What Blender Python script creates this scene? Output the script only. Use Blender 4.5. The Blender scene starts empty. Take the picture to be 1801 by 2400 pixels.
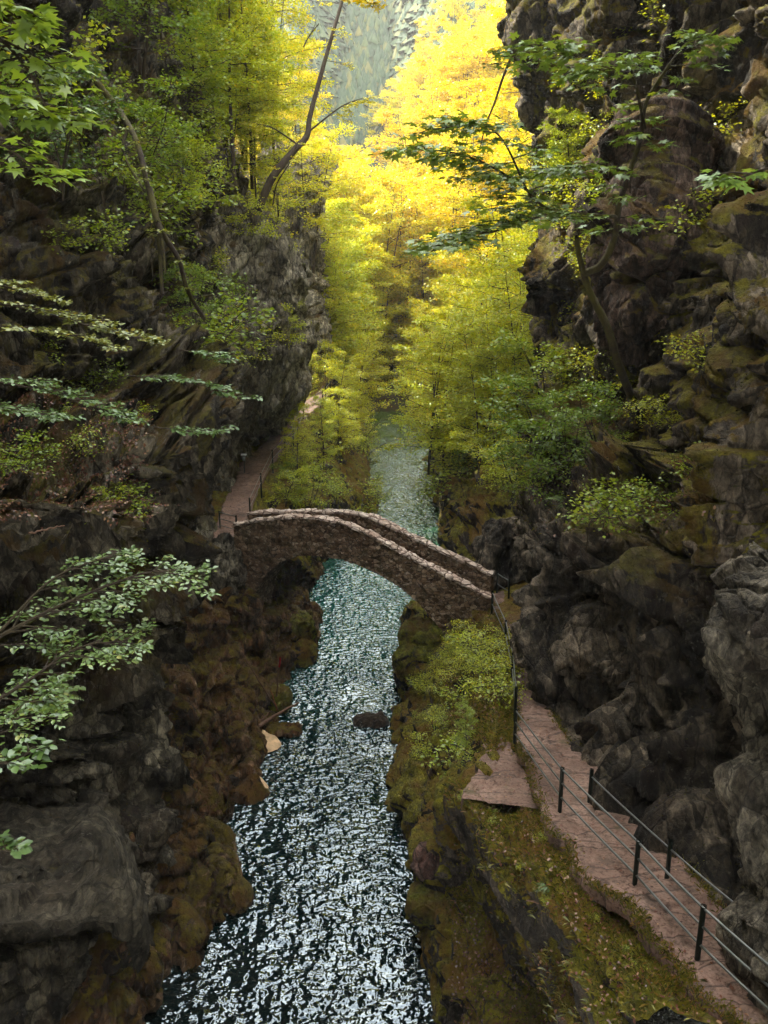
import bpy, math, random
import numpy as np
# ---------------------------------------------------------------- camera, world, sun, exposure
scn = bpy.context.scene
COL = scn.collection
CAMZ, PITCH, FPX = 19.0, math.radians(16), 2000.0
cam_d = bpy.data.cameras.new('camera'); cam = bpy.data.objects.new('camera', cam_d); COL.objects.link(cam)
cam.location = (0, 0, CAMZ); cam.rotation_euler = (math.radians(90) - PITCH, 0, 0)
cam_d.sensor_fit = 'VERTICAL'; cam_d.sensor_height = 36; cam_d.lens = 30; cam_d.clip_start = .1; cam_d.clip_end = 3000
scn.camera = cam
SUN_AZ, SUN_EL = math.radians(-50), math.radians(44)      # azimuth from +Y (view direction) towards +X
sd = bpy.data.lights.new('sun', 'SUN'); sun = bpy.data.objects.new('sun', sd); COL.objects.link(sun)
sd.energy = 3.1; sd.angle = math.radians(.6); sd.color = (1, .93, .78)
sun.rotation_euler = (math.radians(90) - SUN_EL, 0, -SUN_AZ + math.pi)
world = bpy.data.worlds.new('World'); scn.world = world; world.use_nodes = True
wn = world.node_tree; bg = wn.nodes['Background']; sky = wn.nodes.new('ShaderNodeTexSky')
sky.sky_type = 'NISHITA'; sky.sun_disc = False; sky.sun_elevation = SUN_EL; sky.sun_rotation = SUN_AZ
sky.air_density = 1.0; sky.dust_density = 4.0; sky.ozone_density = 1.0
# thin bright cloud over the blue
tcw = wn.nodes.new('ShaderNodeTexCoord'); nzw = wn.nodes.new('ShaderNodeTexNoise'); nzw.inputs['Scale'].default_value = 3; nzw.inputs['Detail'].default_value = 6
rpw = wn.nodes.new('ShaderNodeValToRGB'); rpw.color_ramp.elements[0].position = .38; rpw.color_ramp.elements[1].position = .6
mxw = wn.nodes.new('ShaderNodeMix'); mxw.data_type = 'RGBA'; mxw.inputs[7].default_value = (15.6, 14.8, 13.6, 1)
wn.links.new(tcw.outputs['Generated'], nzw.inputs['Vector']); wn.links.new(nzw.outputs[0], rpw.inputs[0]); wn.links.new(rpw.outputs[0], mxw.inputs[0])
wn.links.new(sky.outputs[0], mxw.inputs[6]); wn.links.new(mxw.outputs[2], bg.inputs[0]); bg.inputs[1].default_value = .15
scn.view_settings.view_transform = 'Standard'; scn.view_settings.look = 'None'
scn.view_settings.exposure = 1.85; scn.view_settings.gamma = 1
scn.cycles.max_bounces = 6; scn.cycles.diffuse_bounces = 3; scn.cycles.glossy_bounces = 3
scn.cycles.transmission_bounces = 4; scn.cycles.volume_bounces = 0; scn.cycles.sample_clamp_indirect = 4
scn.cycles.caustics_reflective = False; scn.cycles.caustics_refractive = False
rng = np.random.default_rng(7)
# ---------------------------------------------------------------- photograph pixel -> world
SP, CP = math.sin(PITCH), math.cos(PITCH)
def P(px, py, d):
    """point seen at photo pixel (1801 x 2400) at depth d; d='w' on the water, 'u' under it, 'e7' at elevation 7"""
    a, t = (px - 900.5) / FPX, (py - 1200) / FPX
    dz = t * CP + SP
    under = 0
    if isinstance(d, str):
        if d == 'w': d = CAMZ / dz
        elif d == 'u': d = CAMZ / dz; under = 1
        else: d = (CAMZ - float(d[1:])) / dz
    return np.array([a * d, d * (CP - t * SP), CAMZ - d * dz - (2.0 if under else 0)])
# ---------------------------------------------------------------- numpy noise
def _h(i, j, k, s):
    n = (i * 73856093) ^ (j * 19349663) ^ (k * 83492791) ^ (s * 2654435761)
    n = (n ^ (n >> 13)) * 1274126177 & 0xffffffff
    n = (n ^ (n >> 16)) * 2246822519 & 0xffffffff
    return ((n ^ (n >> 15)) & 0xffffff) / float(0xffffff)
def vnoise(p, s=0):
    f = np.floor(p); q = p - f; i = f.astype(np.int64); u = q * q * q * (q * (q * 6 - 15) + 10)
    r = 0
    for a in (0, 1):
        for b in (0, 1):
            for c in (0, 1):
                w = (u[:, 0] if a else 1 - u[:, 0]) * (u[:, 1] if b else 1 - u[:, 1]) * (u[:, 2] if c else 1 - u[:, 2])
                r = r + w * _h(i[:, 0] + a, i[:, 1] + b, i[:, 2] + c, s)
    return r * 2 - 1
def fbm(p, o=4, s=0, g=.5):
    r = 0; a = 1; 
    for k in range(o): r = r + a * vnoise(p * 2 ** k + k * 17.3, s + k); a *= g
    return r
def ridged(p, o=4, s=0):
    r = 0; a = 1
    for k in range(o): r = r + a * (1 - np.abs(vnoise(p * 2 ** k + k * 9.1, s + k))); a *= .5
    return r / 1.5 - .7
def cells(p, s=0, tilt=1.0):
    """fractured blocks: each Voronoi cell is an offset, tilted facet; also returns distance to the crack"""
    f = np.floor(p).astype(np.int64)
    b1 = np.full(len(p), 9e9); b2 = b1.copy(); val = np.zeros(len(p))
    for a in (-1, 0, 1):
        for b in (-1, 0, 1):
            for c in (-1, 0, 1):
                i, j, k = f[:, 0] + a, f[:, 1] + b, f[:, 2] + c
                cx = i + _h(i, j, k, s); cy = j + _h(i, j, k, s + 1); cz = k + _h(i, j, k, s + 2)
                dx, dy, dz = p[:, 0] - cx, p[:, 1] - cy, p[:, 2] - cz
                d = dx * dx + dy * dy + dz * dz
                v = (_h(i, j, k, s + 3) - .5) + tilt * (dx * (_h(i, j, k, s + 4) - .5) + dy * (_h(i, j, k, s + 5) - .5) + dz * (_h(i, j, k, s + 6) - .5))
                m = d < b1
                b2 = np.where(m, b1, np.minimum(b2, d)); val = np.where(m, v, val); b1 = np.where(m, d, b1)
    return val, np.sqrt(b2) - np.sqrt(b1)
# ---------------------------------------------------------------- mesh helpers
def tag(o, label=None, cat=None, group=None, kind=None):
    if label: o['label'] = label
    if cat: o['category'] = cat
    if group: o['group'] = group
    if kind: o['kind'] = kind
    return o
def link(name, me, mat=None, parent=None):
    o = bpy.data.objects.new(name, me); COL.objects.link(o)
    if mat and me is not None and not me.materials: me.materials.append(mat)
    if parent: o.parent = parent
    return o
def mesh_np(name, V, F, smooth=True):
    V = np.asarray(V, np.float32); F = np.asarray(F, np.int32); n = F.shape[1]
    me = bpy.data.meshes.new(name)
    me.vertices.add(len(V)); me.vertices.foreach_set('co', V.ravel())
    me.loops.add(F.size); me.loops.foreach_set('vertex_index', F.ravel())
    me.polygons.add(len(F)); me.polygons.foreach_set('loop_start', np.arange(0, F.size, n, dtype=np.int32))
    me.update(calc_edges=True)
    if smooth: me.polygons.foreach_set('use_smooth', np.ones(len(F), bool))
    return me
def empty(name, loc, rz=0):
    o = bpy.data.objects.new(name, None); COL.objects.link(o); o.location = loc; o.rotation_euler = (0, 0, rz); o.empty_display_size = .3
    return o
def catmull(C, n):
    """C (k, ..., 3) control points -> n samples through them along axis 0"""
    k = len(C); C = np.concatenate([2 * C[:1] - C[1:2], C, 2 * C[-1:] - C[-2:-1]])
    u = np.linspace(0, k - 1 - 1e-9, n); i = np.floor(u).astype(int); t = (u - i).reshape((-1,) + (1,) * (C.ndim - 1))
    a, b, c, d = C[i], C[i + 1], C[i + 2], C[i + 3]
    return .5 * (2 * b + (c - a) * t + (2 * a - 5 * b + 4 * c - d) * t * t + (3 * b - a - 3 * c + d) * t ** 3)
def grid_faces(n, m):
    i = np.arange(n - 1)[:, None] * m + np.arange(m - 1)[None]
    i = i.ravel(); return np.stack([i, i + m, i + m + 1, i + 1], 1)
def gnormals(G):
    du = np.gradient(G, axis=0); dv = np.gradient(G, axis=1)
    n = np.cross(du, dv); return n / (np.linalg.norm(n, axis=2, keepdims=True) + 1e-9)
STRATA_L = np.array([[.50, -.10, .86], [.1, .99, .06], [-.86, .06, .5]])   # rows: along-dip, along-strike, across beds
STRATA_R = np.array([[-.42, .1, .9], [.1, .99, .02], [.9, .08, .42]])
def rockify(G, amp=1.0, seed=1, strata=STRATA_L, big=1.0, n_flip=1, stretch=(.28, .55, 1.0), fiss=.0):
    n, m, _ = G.shape
    N = gnormals(G).reshape(-1, 3) * n_flip; V = G.reshape(-1, 3).copy(); p0 = V.copy()
    q = p0 @ strata.T * np.array(stretch)
    w = np.stack([fbm(p0 * .3, 2, seed + 50), fbm(p0 * .3, 2, seed + 60), fbm(p0 * .3, 2, seed + 70)], 1)
    d = big * .9 * fbm(p0 * .13, 3, seed)
    c1, e1 = cells(q * .55 + w * .5, seed + 11, 1.2); c2, e2 = cells(q * 1.6 + w * .7, seed + 23, 1.2)
    c3, e3 = cells(q * 3.6 + w, seed + 37, 1.2)
    sm = lambda e, w: np.clip(e / w, 0, 1) ** .9
    d = d + (1.55 * c1 + .35) * sm(e1, .16) + (.75 * c2 + .14) * sm(e2, .15) + (.27 * c3 + .05) * sm(e3, .16) - .55
    d = d + .26 * ridged(q * 1.3, 5, seed + 5) + .07 * fbm(p0 * 5, 3, seed + 9)
    if fiss:
        for f_, wd, dp in ((.22, .035, 1.5), (.5, .05, .7), (1.2, .07, .25)):
            nn = vnoise(q * f_ * np.array([.5, 1, 1.6]) + w * .35 + seed, seed + 80); d = d - fiss * dp * np.exp(-(nn / wd) ** 2)
    V += N * (d * amp)[:, None]
    return V.reshape(n, m, 3)
def net(rows):
    return np.array([[P(*c) for c in r] for r in rows])
def dense(C, n, m):
    A = catmull(C, n); A = catmull(A.transpose(1, 0, 2), m).transpose(1, 0, 2); return A
def rockmesh(name, rows, n, m, mat, amp=1.0, seed=1, flip=1, strata=STRATA_L, big=1.0, kind='structure', path=None, ribs=0, **kw):
    G = dense(net(rows), n, m)
    R = rockify(G, amp, seed, strata, big, flip, **kw)
    if ribs:      # rounded ribs running down the slope
        N = gnormals(R) * flip; u = np.linspace(0, len(rows) - 1, n)[:, None] + .0 * R[:, :, 0]; v = np.linspace(0, 1, m)[None]
        w = fbm(R.reshape(-1, 3) * .45, 3, 5).reshape(n, m); ph = u * 1.7 + v * 1.3 + w * 1.1
        q = np.abs(np.sin(ph * math.pi)) ** .6 * (.6 + .5 * fbm(R.reshape(-1, 3) * .8, 3, 6).reshape(n, m)); q2 = np.abs(np.sin(v * 9 + w * 4 + u * 2)) ** .6
        R = R + N * (ribs * (q - .4) + ribs * .35 * (q2 - .5))[:, :, None]
    if path:      # the part that carries the footpath stays level, just under it
        u = np.linspace(0, len(rows[0]) - 1, m); k = np.clip((u - path[0]) / (path[1] - path[0]), 0, 1)[None, :, None]
        R = G * (1 - k) + R * k; R[:, :, 2] -= .24 * (1 - k[:, :, 0])
    o = link(name, mesh_np(name, R.reshape(-1, 3), grid_faces(n, m), not name.startswith(('cliff', 'rock_p'))), mat)
    if kind: o['kind'] = kind
    GR[name] = (R, flip)
    return o
GR = {}
class NT:
    def __init__(s, name):
        s.m = bpy.data.materials.new(name); s.m.use_nodes = True; s.t = s.m.node_tree; s.b = s.t.nodes['Principled BSDF']
    def n(s, typ, ins=None, **kw):
        x = s.t.nodes.new('ShaderNode' + typ)
        for k, v in kw.items(): setattr(x, k, v)
        for k, v in (ins or {}).items():
            if hasattr(v, 'links') or isinstance(v, bpy.types.NodeSocket): s.t.links.new(v, x.inputs[k])
            else: x.inputs[k].default_value = v
        return x
    def l(s, a, b): s.t.links.new(a, b)
    def ramp(s, f, stops):
        r = s.n('ValToRGB', {0: f}); e = r.color_ramp.elements
        while len(e) < len(stops): e.new(.5)
        for i, (p, c) in enumerate(stops):
            e[i].position = p; e[i].color = (c if len(c) == 4 else (*c, 1)) if not isinstance(c, (int, float)) else (c, c, c, 1)
        return r.outputs[0]
    def noise(s, vec, scale, detail=4, rough=.6, **kw):
        return s.n('TexNoise', {'Vector': vec, 'Scale': scale, 'Detail': detail, 'Roughness': rough}, **kw).outputs[0]
    def mix(s, f, a, b, mode='MIX'):
        x = s.n('Mix', data_type='RGBA', blend_type=mode)
        for k, v in ((0, f), (6, a), (7, b)):
            if isinstance(v, bpy.types.NodeSocket): s.t.links.new(v, x.inputs[k])
            else: x.inputs[k].default_value = v if k == 0 or len(v) == 4 else (*v, 1)
        return x.outputs[2]
    def math(s, op, a, b=0, clamp=False):
        x = s.n('Math', operation=op, use_clamp=clamp)
        for k, v in ((0, a), (1, b)):
            if isinstance(v, bpy.types.NodeSocket): s.t.links.new(v, x.inputs[k])
            else: x.inputs[k].default_value = v
        return x.outputs[0]

def rock_mat(name, dark, mid, pale, moss=(.11, .10, .012), moss_amt=.5, moss_z=.35, stain=(.16, .07, .03), stain_amt=.3, rot=(.2, .5, 0), sc=1.0, rough=.85, bump=1.0, speck=.3, dry=None, drape=0, chip=1.0):
    k = NT(name); g = k.n('NewGeometry'); pos = g.outputs[0]
    mp = k.n('Mapping', {0: pos}); mp.inputs['Rotation'].default_value = rot; mp.inputs['Scale'].default_value = (1.0, .6, .42)
    v = mp.outputs[0]
    wv = k.mix(.16, v, k.n('TexNoise', {'Vector': pos, 'Scale': 2.4, 'Detail': 4}).outputs[1], 'ADD')
    n1 = k.noise(v, 1.0 * sc, 10, .70); n2 = k.noise(pos, .3, 4, .6); n3 = k.noise(v, 6 * sc, 8, .75); n4 = k.noise(pos, 26, 4, .65)
    # fractured chips at three sizes: value of each chip, and the joints between them
    va = k.n('TexVoronoi', {'Vector': wv, 'Scale': 1.5 * sc}); vb = k.n('TexVoronoi', {'Vector': wv, 'Scale': 4.6 * sc}); vc = k.n('TexVoronoi', {'Vector': wv, 'Scale': 13 * sc})
    ea = k.n('TexVoronoi', {'Vector': wv, 'Scale': 1.5 * sc}, feature='DISTANCE_TO_EDGE').outputs[0]; eb = k.n('TexVoronoi', {'Vector': wv, 'Scale': 4.6 * sc}, feature='DISTANCE_TO_EDGE').outputs[0]
    chip_v = k.math('ADD', k.math('MULTIPLY', k.n('SeparateColor', {0: va.outputs[1]}).outputs[0], .5), k.math('MULTIPLY', k.n('SeparateColor', {0: vb.outputs[1]}).outputs[0], .5))
    c = k.ramp(k.math('ADD', k.math('MULTIPLY', n1, .72), k.math('MULTIPLY', chip_v, .28)), [(.36, dark), (.49, mid), (.62, pale)])
    c = k.mix(k.ramp(n2, [(.4, 0), (.65, .75)]), c, k.mix(.7, c, dark), 'MIX')
    c = k.mix(.8, c, k.ramp(n3, [(.36, (.12, .12, .12)), (.5, (.9, .9, .88)), (.62, (1.9, 1.85, 1.7))]), 'MULTIPLY')
    st = k.math('MULTIPLY', k.ramp(k.noise(v, .55, 6, .7), [(.52, 0), (.62, 1)]), stain_amt)
    c = k.mix(st, c, k.mix(.6, stain, c, 'MIX'))
    cr = k.math('MULTIPLY', k.ramp(ea, [(.0, 0), (.035, 1)]), k.ramp(eb, [(.0, .45), (.03, 1)]))
    c = k.mix(k.math('MULTIPLY', k.math('SUBTRACT', 1, cr), .75), c, (.008, .007, .005))
    sp = k.math('MULTIPLY', k.ramp(k.noise(pos, 5.5, 7, .78), [(.58, 0), (.62, 1)]), speck)
    c = k.mix(sp, c, (.30, .28, .22))
    nz = k.n('SeparateXYZ', {0: g.outputs[1]}).outputs[2]
    mm = k.math('ADD', k.math('MULTIPLY', nz, .9), k.math('MULTIPLY', k.math('SUBTRACT', k.noise(pos, .9, 9, .7), .5), 3.6))
    mm = k.ramp(k.math('SUBTRACT', mm, moss_z), [(.0, 0), (.2, 1)])
    mm = k.math('MULTIPLY', mm, moss_amt)
    if drape:      # moss hanging in vertical mats
        md = k.n('Mapping', {0: pos}); md.inputs['Scale'].default_value = (1, 1, .3)
        dm = k.ramp(k.noise(md.outputs[0], .75, 8, .68), [(.53, 0), (.57, 1)]); mm = k.math('MAXIMUM', mm, k.math('MULTIPLY', dm, drape))
    if dry:      # no moss low down, where the rain does not reach
        zz = k.math('ADD', k.n('SeparateXYZ', {0: pos}).outputs[2], k.math('MULTIPLY', k.noise(pos, .5, 3, .6), 3))
        mm = k.math('MULTIPLY', mm, k.math('MULTIPLY', k.math('SUBTRACT', zz, dry), .5, clamp=True))
    mc = k.ramp(k.noise(pos, 3.6, 8, .75), [(.34, tuple(x * .22 for x in moss)), (.5, moss), (.63, (moss[0] * 1.9, moss[1] * 1.9, moss[2] * 1.1))])
    mc = k.mix(k.ramp(k.noise(pos, .7, 4, .6), [(.45, 0), (.6, .75)]), mc, (moss[0] * 1.1, moss[1] * .55, moss[2]))
    c = k.mix(mm, c, mc)
    k.l(c, k.b.inputs['Base Color'])
    k.b.inputs['Roughness'].default_value = rough; k.b.inputs['Specular IOR Level'].default_value = .3
    h = k.math('ADD', k.math('MULTIPLY', n1, .45), k.math('MULTIPLY', n3, .22)); h = k.math('ADD', h, k.math('MULTIPLY', n4, .06))
    ch = k.math('ADD', k.math('MULTIPLY', va.outputs[0], .22), k.math('ADD', k.math('MULTIPLY', vb.outputs[0], .11), k.math('MULTIPLY', vc.outputs[0], .045)))
    h = k.math('SUBTRACT', h, k.math('MULTIPLY', ch, chip)); h = k.math('ADD', h, k.math('MULTIPLY', cr, .05 * chip))
    h = k.math('ADD', h, k.math('MULTIPLY', k.math('MULTIPLY', mm, k.noise(pos, 24, 4, .8)), .18))
    b = k.n('Bump', {'Height': h, 'Distance': .95 * bump, 'Strength': 1.0}); k.l(b.outputs[0], k.b.inputs['Normal'])
    return k.m
M_rock = rock_mat('left_cliff_rock', (.008, .007, .005), (.075, .067, .047), (.32, .29, .215), moss_amt=.85, moss_z=.45, rot=(.1, -.5, 0), dry=9, drape=.7)
M_rockB = rock_mat('far_left_cliff_rock', (.05, .046, .034), (.24, .22, .165), (.48, .45, .35), drape=.3, moss_amt=.75, moss_z=.75, rot=(.1, -.3, 0))
M_rockR = rock_mat('right_cliff_rock', (.008, .007, .005), (.085, .07, .047), (.36, .3, .22), moss_amt=.9, moss_z=.35, stain=(.15, .065, .035), stain_amt=.28, rot=(.1, .35, 0), dry=13.5, drape=.9, moss=(.17, .155, .012))
M_rockN = rock_mat('near_right_cliff_rock', (.03, .027, .02), (.18, .162, .12), (.44, .40, .31), moss_amt=.5, moss_z=1.1, rot=(.1, .3, 0), sc=2.0)
M_bankL = rock_mat('left_bank_rock', (.015, .009, .005), (.15, .07, .024), (.42, .28, .17), moss=(.14, .11, .009), moss_amt=.85, moss_z=.35, stain=(.28, .10, .02), stain_amt=.85, rot=(.3, -.6, 0), rough=.6)
M_bankR = rock_mat('right_bank_rock', (.022, .018, .013), (.07, .058, .042), (.17, .14, .11), moss=(.2, .185, .014), moss_amt=.95, moss_z=.05, stain=(.16, .07, .03), stain_amt=.5, rot=(.1, .3, 0))
def soil_mat():
    k = NT('leaf_littered_soil'); g = k.n('NewGeometry'); pos = g.outputs[0]
    c = k.ramp(k.noise(pos, 1.2, 8, .7), [(.3, (.02, .03, .008)), (.45, (.05, .055, .015)), (.6, (.07, .04, .02)), (.72, (.12, .07, .03))])
    k.l(c, k.b.inputs[0]); k.b.inputs['Roughness'].default_value = .95
    b = k.n('Bump', {'Height': k.noise(pos, 4, 6, .7), 'Distance': .3}); k.l(b.outputs[0], k.b.inputs['Normal']); return k.m
M_soil = soil_mat()
def path_mat():
    k = NT('pinkish_footpath'); pos = k.n('NewGeometry').outputs[0]
    c = k.ramp(k.noise(pos, 1.1, 7, .65), [(.3, (.10, .06, .042)), (.5, (.27, .17, .125)), (.7, (.42, .29, .225))])
    c = k.mix(k.ramp(k.noise(pos, 14, 5, .75), [(.5, 0), (.62, .85)]), c, (.075, .035, .02))
    c = k.mix(k.ramp(k.noise(pos, 2.2, 8, .75), [(.46, 0), (.6, .7)]), c, (.05, .032, .02))
    mp = k.n('Mapping', {0: pos}); mp.inputs['Rotation'].default_value = (0, 0, .25); mp.inputs['Scale'].default_value = (.35, 1.5, .3)
    vo = k.n('TexVoronoi', {'Vector': k.mix(.35, mp.outputs[0], k.n('TexNoise', {'Vector': pos, 'Scale': 1.7, 'Detail': 6}).outputs[1], 'ADD'), 'Scale': 1.0}, feature='DISTANCE_TO_EDGE').outputs[0]
    cr = k.ramp(vo, [(.0, 0), (.03, 1)])
    c = k.mix(k.math('MULTIPLY', k.math('SUBTRACT', 1, cr), .8), c, (.03, .02, .015))
    c = k.mix(k.ramp(k.noise(pos, .7, 5, .7), [(.58, 0), (.68, .8)]), c, (.07, .06, .015))
    k.l(c, k.b.inputs[0]); k.b.inputs['Roughness'].default_value = .85
    h = k.math('ADD', k.noise(pos, 6, 5, .6), k.math('MULTIPLY', cr, .25))
    k.l(k.n('Bump', {'Height': h, 'Distance': .06}).outputs[0], k.b.inputs['Normal']); return k.m
M_path = path_mat()
def masonry_mat(name, sc, stones, mortar, moss_amt):
    k = NT(name); g = k.n('NewGeometry'); pos = g.outputs[0]
    wv = k.mix(.12, pos, k.n('TexNoise', {'Vector': pos, 'Scale': 3.0}).outputs[1], 'ADD')
    mp = k.n('Mapping', {0: wv}); mp.inputs['Scale'].default_value = (1, 1, 1.45)
    vd = k.n('TexVoronoi', {'Vector': mp.outputs[0], 'Scale': sc}, feature='DISTANCE_TO_EDGE').outputs[0]
    vc = k.n('TexVoronoi', {'Vector': mp.outputs[0], 'Scale': sc}).outputs[1]
    c = k.ramp(k.n('SeparateColor', {0: vc}).outputs[0], stones)
    c = k.mix(.6, c, k.ramp(k.noise(pos, 12, 6, .7), [(.3, (.4, .4, .4)), (.65, (1.3, 1.25, 1.2))]), 'MULTIPLY')
    c = k.mix(k.math('SUBTRACT', 1, k.ramp(vd, [(.015, 0), (.07, 1)])), c, mortar)
    c = k.mix(k.math('MULTIPLY', k.ramp(k.noise(pos, 1.3, 7, .7), [(.5, 0), (.62, 1)]), moss_amt), c, (.055, .045, .01))
    c = k.mix(k.math('MULTIPLY', k.ramp(k.noise(pos, .5, 4, .7), [(.4, 0), (.7, .7)]), 1), c, k.mix(.8, c, (.35, .22, .15), 'MULTIPLY'))
    k.l(c, k.b.inputs[0]); k.b.inputs['Roughness'].default_value = .9
    h = k.math('ADD', k.ramp(vd, [(.0, 0), (.12, 1)]), k.math('MULTIPLY', k.noise(pos, 18, 5, .7), .5))
    k.l(k.n('Bump', {'Height': h, 'Distance': .09}).outputs[0], k.b.inputs['Normal']); return k.m
M_mason = masonry_mat('rubble_masonry', 4.8, [(.0, (.13, .08, .04)), (.4, (.28, .18, .10)), (.7, (.42, .29, .18)), (1, (.6, .47, .33))], (.08, .052, .03), .6)
M_coping = masonry_mat('pale_coping_stone', 2.6, [(.0, (.6, .47, .38)), (.5, (.75, .62, .52)), (1, (.82, .72, .62))], (.2, .13, .09), .22)
def plain(name, col, rough=.6, metal=0, var=.25, scale=9, bump=.0):
    k = NT(name); pos = k.n('NewGeometry').outputs[0]
    c = k.ramp(k.noise(pos, scale, 5, .65), [(.3, tuple(x * (1 - var) for x in col)), (.7, tuple(x * (1 + var) for x in col))])
    k.l(c, k.b.inputs[0]); k.b.inputs['Roughness'].default_value = rough; k.b.inputs['Metallic'].default_value = metal
    if bump: k.l(k.n('Bump', {'Height': k.noise(pos, scale * 2, 5, .7), 'Distance': bump}).outputs[0], k.b.inputs['Normal'])
    return k.m
M_post = plain('green_painted_steel', (.005, .014, .010), .45, .3)
M_rail = plain('galvanised_rail', (.22, .25, .24), .32, .75)
M_wood = plain('driftwood', (.16, .09, .055), .8, 0, .4, 12, .02)
M_wood2 = plain('orange_driftwood', (.42, .17, .05), .8, 0, .3, 12, .02)
M_red = plain('red_paint', (.5, .015, .02), .5)
M_foam = plain('river_foam', (.72, .5, .28), .7, 0, .35, 3, .05)
M_sign = plain('white_sign_board', (.6, .62, .6), .5, 0, .05)
def bark_mat(name, col, moss):
    k = NT(name); tc = k.n('TexCoord').outputs['Object']; mp = k.n('Mapping', {0: tc}); mp.inputs['Scale'].default_value = (5, 5, 1.2)
    c = k.ramp(k.noise(mp.outputs[0], 3, 6, .7), [(.3, tuple(x * .4 for x in col)), (.65, col)])
    c = k.mix(k.math('MULTIPLY', k.ramp(k.noise(tc, 1.1, 5, .7), [(.42, 0), (.6, 1)]), moss), c, (.09, .085, .012))
    k.l(c, k.b.inputs[0]); k.b.inputs['Roughness'].default_value = .9
    k.l(k.n('Bump', {'Height': k.noise(mp.outputs[0], 6, 5, .7), 'Distance': .04}).outputs[0], k.b.inputs['Normal']); return k.m
M_bark = bark_mat('brown_bark', (.06, .04, .027), .25)
M_mbark = bark_mat('mossy_bark', (.05, .035, .022), .95)
def leaf_mat(name, stops, trans=.5, gloss=.1, tint=True):
    k = NT(name); g = k.n('NewGeometry'); r = g.outputs['Random Per Island']
    c = k.ramp(r, stops)
    if tint: c = k.mix(1.0, c, k.n('ObjectInfo').outputs['Color'], 'MULTIPLY')
    d = k.n('BsdfDiffuse', {0: c}).outputs[0]; t = k.n('BsdfTranslucent', {0: k.mix(1, c, (1.25, 1.1, .55), 'MULTIPLY')}).outputs[0]
    m = k.n('MixShader', {0: trans, 1: d, 2: t}).outputs[0]
    gl = k.n('BsdfGlossy', {0: (.75, .85, .8, 1), 1: .38}).outputs[0]
    m2 = k.n('MixShader', {0: gloss, 1: m, 2: gl}).outputs[0]
    k.l(m2, k.t.nodes['Material Output'].inputs[0]); return k.m
LS = [(0, (.55, .6, .5)), (.35, (.85, .88, .8)), (.7, (1, 1, 1)), (.93, (1.2, 1.12, .8)), (1, (1.5, 1.0, .5))]
M_leaf = leaf_mat('leaf', LS, .5, .06)
M_leafn = leaf_mat('near_leaf', LS, .35, .10)
M_litter = leaf_mat('fallen_leaf', [(0, (.05, .02, .012)), (.4, (.13, .045, .03)), (.7, (.2, .08, .05)), (.92, (.26, .13, .06)), (1, (.4, .25, .14))], .1, .06, False)
M_grass = leaf_mat('grass_blade', [(0, (.05, .055, .008)), (.5, (.16, .17, .016)), (.85, (.25, .22, .03)), (1, (.32, .16, .06))], .35, .04, False)
def conifer_mat():
    k = NT('conifer_needles'); r = k.n('NewGeometry').outputs['Random Per Island']
    c = k.ramp(r, [(0, (.03, .06, .035)), (.5, (.05, .09, .045)), (.8, (.08, .11, .04)), (1, (.15, .14, .04))]); k.l(c, k.b.inputs[0])
    k.b.inputs['Roughness'].default_value = .9; return k.m
M_conif = conifer_mat()
def water_mat():
    k = NT('river_water'); pos = k.n('NewGeometry').outputs[0]
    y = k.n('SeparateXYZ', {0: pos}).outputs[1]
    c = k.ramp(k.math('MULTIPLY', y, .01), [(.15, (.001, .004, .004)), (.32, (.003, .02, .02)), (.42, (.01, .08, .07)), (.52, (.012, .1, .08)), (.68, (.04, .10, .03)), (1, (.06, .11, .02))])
    k.l(c, k.b.inputs[0]); k.b.inputs['Roughness'].default_value = .02; k.b.inputs['Specular Tint'].default_value = (.74, .9, 1, 1); k.b.inputs['IOR'].default_value = 2.3  # blue of the reflected sky put into the specular tint
    mp = k.n('Mapping', {0: pos}); mp.inputs['Scale'].default_value = (1, 1.6, 1)
    n = k.n('TexNoise', {'Vector': mp.outputs[0], 'Scale': 3.0, 'Detail': 1.7, 'Roughness': .45, 'Distortion': .15}).outputs[0]
    md = k.n('Mapping', {0: pos}); md.inputs['Rotation'].default_value = (0, 0, .2); md.inputs['Scale'].default_value = (.8, .3, 1)
    n = k.math('MULTIPLY', n, k.ramp(k.noise(md.outputs[0], .8, 4, .6), [(.36, .55), (.6, 1.3)]))
    k.l(k.n('Bump', {'Height': n, 'Distance': .17, 'Strength': 1.0}).outputs[0], k.b.inputs['Normal']); return k.m
M_water = water_mat()
M_moss = leaf_mat('moss_tuft', [(0, (.025, .028, .004)), (.5, (.075, .078, .008)), (.85, (.13, .125, .012)), (1, (.15, .07, .02))], .2, .02, False)
M_mossy = rock_mat('moss_covered_rock', (.03, .025, .015), (.06, .05, .03), (.1, .08, .05), moss=(.14, .15, .012), moss_amt=1.0, moss_z=-.35)
M_wet = rock_mat('wet_rock', (.015, .01, .008), (.05, .032, .02), (.1, .07, .05), moss_amt=.2, moss_z=1, rough=.35)
M_pink = rock_mat('pinkish_rock', (.09, .045, .035), (.22, .12, .095), (.36, .24, .2), moss_amt=.3, moss_z=1.2, stain_amt=0)
M_pillar = rock_mat('pinkish_pillar_rock', (.016, .012, .009), (.085, .057, .042), (.25, .175, .135), moss_amt=.9, moss_z=.3, rot=(1.2, .3, .4), sc=1.4)
M_shelf = rock_mat('smooth_grey_boulder_rock', (.02, .018, .013), (.07, .063, .046), (.16, .145, .11), chip=.25, stain_amt=.1, moss_amt=.4, moss_z=1.2, rot=(.1, .9, 0), bump=.5, sc=.7)

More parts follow.
